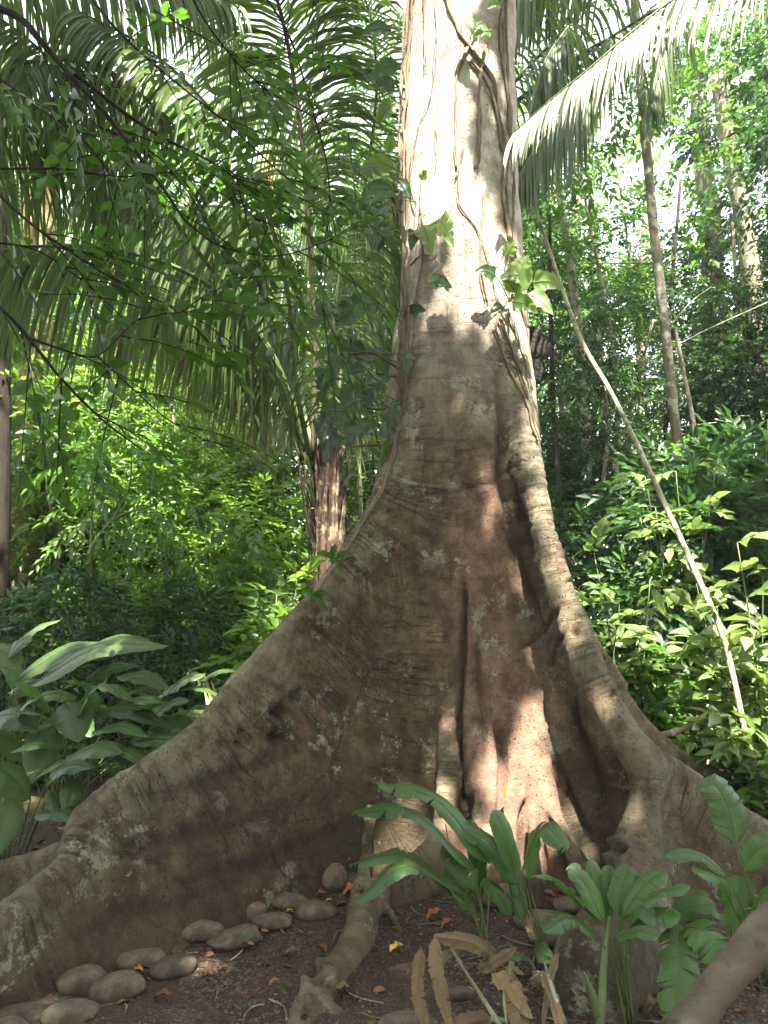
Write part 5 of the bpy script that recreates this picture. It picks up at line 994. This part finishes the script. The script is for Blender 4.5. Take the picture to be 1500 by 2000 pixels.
# ------------------------------------------------------------------ torn-leaf plants in front at right
G2 = 'torn-leaved green plants in front of the trunk'
broad_plant('leafy plant left of the others whose long ragged leaves arch toward the roots', 935, 1870, 3.15, [
 ((925, 1700), (683, 1588), 62, (0, -.05), 3, (810, 1588, 3.1)), ((960, 1690), (735, 1530), 60, (.05, .05), 3, (850, 1560, 3.2)), ((915, 1770), (690, 1765), 60, (0, -.15), 3, (800, 1690, 3.0)), ((918, 1745), (680, 1690), 54, (.05, .05), 2, (790, 1668, 3.1)),
 ((930, 1740), (860, 1655), 60, (0, .05), 1), ((938, 1720), (915, 1600), 50, (.1, .1), 1), ((925, 1790), (870, 1690), 50, (.05, .1), 1), ((935, 1760), (940, 1640), 46, (.1, .15), 0)], 'banana', G2, 'banana', 3, .02, 'torn_leaf_plant')
broad_plant('second leafy plant, upright with a paddle leaf standing before the pink bark', 1035, 1850, 3.2, [
 ((1010, 1720), (965, 1582), 58, (0, .05), 0), ((1020, 1700), (1108, 1660), 72, (0, -.2), 1, (1060, 1615, 3.1)), ((1015, 1730), (900, 1610), 60, (0, .0), 2), ((1025, 1760), (960, 1660), 50, (.05, .05), 1), ((1030, 1720), (1045, 1620), 45, (.1, .15), 0), ((1040, 1880), (985, 1865), 60, (-.1, -.2), 1), ((1020, 1800), (1000, 1690), 40, (0, .1), 0), ((1050, 1880), (1070, 1850), 50, (-.1, -.1), 0), ((1000, 1790), (940, 1720), 45, (0, 0), 1)], 'banana', G2, 'banana', 1, .012, 'torn_leaf_plant')
broad_plant('third leafy plant, a rosette on a thick stem in front of the large root hump', 1185, 1950, 2.75, [
 ((1180, 1800), (1110, 1690), 66, (0, .05), 1), ((1180, 1810), (1040, 1710), 60, (0, -.1), 3, (1090, 1720, 2.7)), ((1195, 1800), (1150, 1680), 50, (.1, .15), 0), ((1205, 1790), (1230, 1690), 60, (.05, .1), 2), ((1215, 1790), (1300, 1700), 60, (0, .05), 3), ((1215, 1800), (1350, 1730), 56, (0, -.05), 2),
 ((1170, 1830), (1060, 1820), 54, (-.05, -.2), 6, (1110, 1790, 2.65)), ((1190, 1780), (1190, 1690), 40, (.1, .15), 0), ((1230, 1810), (1330, 1790), 60, (0, -.1), 2), ((1200, 1830), (1290, 1830), 50, (-.1, -.2), 1), ((1210, 1800), (1270, 1735), 44, (.1, .1), 1)], 'banana', G2, 'banana', 3, .02, 'torn_leaf_plant')
broad_plant('fourth leafy plant whose long split leaf droops to the bottom edge beside the pole', 1310, 1940, 2.75, [
 ((1320, 1800), (1315, 2010), 92, (0, -.3), 8, (1325, 1880, 2.55)), ((1330, 1810), (1410, 1880), 90, (0, -.2), 6, (1375, 1820, 2.6)), ((1310, 1800), (1250, 1795), 60, (0, -.1), 3), ((1310, 1790), (1400, 1770), 56, (.05, 0), 2), ((1340, 1800), (1380, 1740), 40, (.1, .1), 1)], 'banana', G2, 'banana', 3, .016, 'torn_leaf_plant')
broad_plant('fifth leafy plant at the right edge holding one tall torn leaf upright', 1440, 1900, 3.0, [
 ((1440, 1650), (1385, 1515), 100, (0, .1), 9, (1420, 1570, 3.05)), ((1420, 1710), (1295, 1672), 40, (0, -.1), 2, (1360, 1668, 2.95)), ((1430, 1770), (1350, 1700), 50, (0, -.1), 5, (1400, 1715, 2.95)), ((1450, 1700), (1520, 1640), 60, (0, 0), 2), ((1445, 1830), (1445, 1710), 66, (0, .05), 2), ((1460, 1810), (1510, 1730), 70, (0, -.1), 2), ((1440, 1830), (1380, 1770), 60, (-.05, -.1), 1), ((1470, 1820), (1540, 1800), 50, (0, 0), 1)], 'banana', G2, 'banana', 3, .014, 'torn_leaf_plant')
broad_plant('small dim leafy sprout at the bottom right corner beyond the pole', 1480, 1900, 3.1, [((1480, 1870), (1530, 1900), 50, (0, 0)), ((1480, 1860), (1450, 1890), 40, (0, -.1)), ((1490, 1850), (1540, 1850), 40, (0, 0))], 'banana', G2, 'banana', 1, .01, 'torn_leaf_plant')
pole('plant_stem', [(1168, 2060, 2.55), (1175, 1960, 2.6), (1180, 1870, 2.7), (1190, 1790, 2.75)], [.016, .015, .011, .007], 'stem_green', 'thick green stalk carrying the third leafy plant in front of the root hump', 'plant', 'stalk', seed=30, bump=0)
pole('plant_stem', [(1165, 1985, 2.5), (1158, 1945, 2.5), (1140, 1898, 2.5)], [.010, .012, .003], 'stem_green', 'short bright green shoot in front of the root hump', 'plant', 'shoot', seed=31, bump=0)
# dry dead leaves
rt = empty('dead_leaves', at(960, 1990, 2.6), 'tangle of dry brown folded leaves hanging in front of the second leafy plant', 'dead leaves')
for pts, w_, lb in [([(990, 1895, 2.7), (930, 1845, 2.65), (845, 1828, 2.6)], 60, 9), ([(850, 1828, 2.6), (855, 1900, 2.5), (880, 2010, 2.45)], 50, 6), ([(822, 1850, 2.6), (815, 1930, 2.5), (835, 2020, 2.4)], 44, 6), ([(900, 1850, 2.7), (860, 1880, 2.6), (870, 1980, 2.5)], 34, 3), ([(1000, 1880, 2.6), (1010, 1940, 2.5), (1020, 2030, 2.4)], 80, 4), ([(960, 1900, 2.55), (1000, 1930, 2.5), (1040, 1990, 2.45)], 60, 3), ([(1060, 1900, 2.6), (1080, 1950, 2.5), (1100, 2030, 2.4)], 40, 3), ([(960, 1990, 2.6), (910, 2000, 2.5), (850, 2030, 2.4)], 70, 3), ([(1040, 1790, 2.9), (1035, 1815, 2.85), (1045, 1835, 2.8)], 28, 1), ([(1090, 1860, 2.65), (1075, 1910, 2.6), (1060, 2010, 2.5)], 26, 2), ([(930, 1890, 2.7), (960, 1880, 2.65), (1010, 1850, 2.7)], 40, 2)]:
    mb = MB(); blade(mb, ats(pts), w_ * .5 / F * 2.6, rngH, 'banana', up=(rngH.normal(0, .5), -.8, .5), fold=-1.0, camber=-.7, lobes=lb, gap=.006, ruffle=.35, n=26, edge=.06); mb.build('dry_leaf', M['dry'], rt)
for pts in ([(1000, 2040, 2.45), (930, 1930, 2.5), (880, 1850, 2.6)], [(1000, 1880, 2.6), (985, 1950, 2.5), (1000, 2050, 2.4)], [(1120, 2040, 2.45), (1085, 1950, 2.5), (1060, 1870, 2.6)], [(960, 1990, 2.5), (1010, 2000, 2.45), (1060, 2040, 2.4)]):
    mb = MB(); tube(mb, smooth(ats(pts), 10), [.010, .004], 6, bump=.2); mb.build('dry_stalk', M['bark_grey'], rt)
# pole at the bottom right corner (weathered handrail)
P = smooth(ats([(1250, 2130, 1.55), (1330, 2020, 1.62), (1420, 1905, 1.7), (1520, 1790, 1.8), (1660, 1640, 1.95)]), 20); mb = MB(); tube(mb, P, [.040, .037, .039, .035], 20, bump=.12, seed=8)
rl = empty('handrail', P[0], 'smooth grey wooden pole crossing the bottom right corner', 'handrail'); mb.build('pole', M['rail'], rl)
for k in (0, 19): q = P[k]; mb = MB(); tube(mb, np.array([[q[0], q[1], -.2], [q[0], q[1], q[2] * .5], [q[0], q[1], q[2]]]), .045, 12, bump=.05); mb.build('post', M['rail'], rl)
# small heliconia-like orange bracts
for px, py, Y, lab in ((862, 1585, 3.3, 'small orange bract sticking up left of the paddle leaf'), (988, 1548, 3.95, 'dry orange leaf tip caught against the pink bark'), (1080, 1690, 3.9, 'bright red leaf fallen at the foot of the trunk flutes')):
    mb = MB(); c = at(px, py, Y); blade(mb, [c - [0, 0, .03], c + [-.01, 0, .01], c + [.01, 0, .05]], .022, rngH, 'lance', up=(0, -1, 0), n=8); tag(mb.build('bract', M['flit_o']), lab, 'leaf')
pole('twig', [(870, 1610, 3.3), (880, 1660, 3.28), (905, 1740, 3.25)], [.002, .003], 'twig', 'thin dark stalk under the small orange bract', 'twig', 'stalk', seed=3)
print('t plants', time.time() - T0)

# ------------------------------------------------------------------ dark overhanging branches at upper left
def over_branch(label, lines, seed, ntw=9, lf=.068, subl=.42):
    rng = np.random.default_rng(seed); P0 = at(*lines[0][0][0]); r_ = empty('overhanging_branch', P0, label, 'branch', 'leafy branches hanging into the upper left'); O = []; D = []
    lm = MB()
    for pts, rad in lines:
        P = smooth(ats(pts), 26); mb = MB(); tube(mb, P, np.array(rad) * .75, 8, bump=.15, seed=seed); mb.build('bough', M['bark_dark'], r_)
        T_, N_, B_ = frames(P)
        for k in rng.choice(np.arange(3, 26), int(ntw * .72), replace=True):
            d = unit(T_[k] * .8 + np.array([rng.normal(0, .7), rng.normal(0, .5), rng.normal(-.15, .55)])); O.append(P[k]); D.append(d)
    O = np.array(O); D = np.array(D)
    sprays(lm, rng, O, D, 9, subl, lf, .5, LEAF_HI, stem_m=1, stem_r=.0035, droop=.25, flat=.45)
    ntw; O2 = (O + D * .25)[::3]; D2 = unit(D[::3] + rng.normal(0, .6, O2.shape))
    sprays(lm, rng, O2, D2, 7, subl * .7, lf, .5, LEAF_HI, stem_m=1, stem_r=.0025, droop=.25, flat=.45)
    lm.build('foliage', [M['leaf_over'], M['bark_dark']], r_)
over_branch('thick dark bough slanting down from the top left corner in front of the palm', [([(-80, -10, 2.6), (30, 30, 2.6), (75, 75, 2.6), (130, 140, 2.65), (200, 215, 2.7), (260, 290, 2.75), (320, 370, 2.8), (360, 430, 2.85)], [.020, .016, .011, .006]), ([(145, 143, 2.65), (180, 170, 2.7), (250, 225, 2.8), (330, 275, 2.9), (420, 320, 3.0), (500, 380, 3.1)], [.012, .009, .004]), ([(440, 325, 3.0), (462, 350, 3.0), (475, 400, 3.0), (505, 430, 3.05)], [.006, .003])], 101, 12)
over_branch('thin branch crossing the top left with bright-rimmed leaves', [([(150, -40, 3.0), (230, 60, 3.0), (330, 150, 3.1), (430, 230, 3.2), (540, 330, 3.3), (620, 400, 3.4)], [.009, .003]), ([(350, -60, 3.0), (400, 40, 3.1), (480, 140, 3.2), (560, 200, 3.3), (680, 260, 3.4)], [.008, .003])], 102, 12)
over_branch('low curving branch entering from the left edge halfway down', [([(-60, 560, 2.5), (10, 610, 2.5), (60, 665, 2.55), (120, 740, 2.6), (200, 820, 2.7), (280, 880, 2.8)], [.010, .008, .003]), ([(62, 662, 2.55), (130, 685, 2.6), (190, 695, 2.6), (250, 640, 2.7), (300, 600, 2.7)], [.006, .003]), ([(190, 695, 2.6), (260, 760, 2.7), (330, 820, 2.8), (420, 870, 2.9)], [.005, .002])], 103, 8)
over_branch('slender branch with sparse leaves crossing below the dark bough', [([(-80, 300, 2.6), (40, 420, 2.65), (150, 500, 2.7), (250, 560, 2.8), (380, 620, 2.9), (480, 690, 3.0)], [.008, .003]), ([(-60, 470, 2.8), (60, 485, 2.8), (150, 540, 2.85), (240, 620, 2.9)], [.006, .003]), ([(0, 330, 2.7), (120, 330, 2.8), (240, 345, 2.9), (360, 330, 3.0), (480, 300, 3.1)], [.006, .003]), ([(360, 430, 2.85), (430, 480, 2.95), (540, 500, 3.05), (640, 470, 3.2), (700, 440, 3.3)], [.006, .003])], 104, 10)
over_branch('leafy twigs hanging in front of the palm beside the giant trunk', [([(480, -60, 3.2), (560, 60, 3.3), (600, 180, 3.4), (640, 330, 3.5), (640, 450, 3.6), (630, 600, 3.7)], [.008, .003]), ([(505, 430, 3.05), (560, 440, 3.1), (610, 400, 3.3), (680, 370, 3.5)], [.005, .002]), ([(300, 20, 3.1), (430, 90, 3.2), (500, 120, 3.3)], [.005, .002])], 105, 9)
over_branch('leaf-laden twigs filling the upper left corner above the bough', [([(-40, 120, 2.9), (60, 200, 2.9), (160, 270, 3.0), (230, 360, 3.1)], [.007, .003]), ([(180, 240, 3.0), (300, 300, 3.0), (380, 380, 3.0), (420, 470, 3.0)], [.007, .003])], 106, 12)
print('total', time.time() - T0, 'objects', len(bpy.data.objects))

# ------------------------------------------------------------------ humid air
HAZE = 0.0012
if HAZE:
    mb = MB(); x0, x1, y0, y1, z0, z1 = -30., 30., -13., 33., -1.6, 24.
    v = [(x, y, z) for x in (x0, x1) for y in (y0, y1) for z in (z0, z1)]
    mb.add(v, [[0, 1, 3, 2], [4, 6, 7, 5], [0, 4, 5, 1], [2, 3, 7, 6], [0, 2, 6, 4], [1, 5, 7, 3]])
    m = bpy.data.materials.new('haze'); m.use_nodes = True; n = m.node_tree.nodes; n.clear(); pv = n.new('ShaderNodeVolumePrincipled'); pv.inputs['Density'].default_value = HAZE
    pv.inputs['Color'].default_value = (.93, .97, 1.0, 1); pv.inputs['Anisotropy'].default_value = .2; o = n.new('ShaderNodeOutputMaterial'); m.node_tree.links.new(pv.outputs[0], o.inputs['Volume'])
    tag(mb.build('haze', m, smooth=False), kind='stuff')
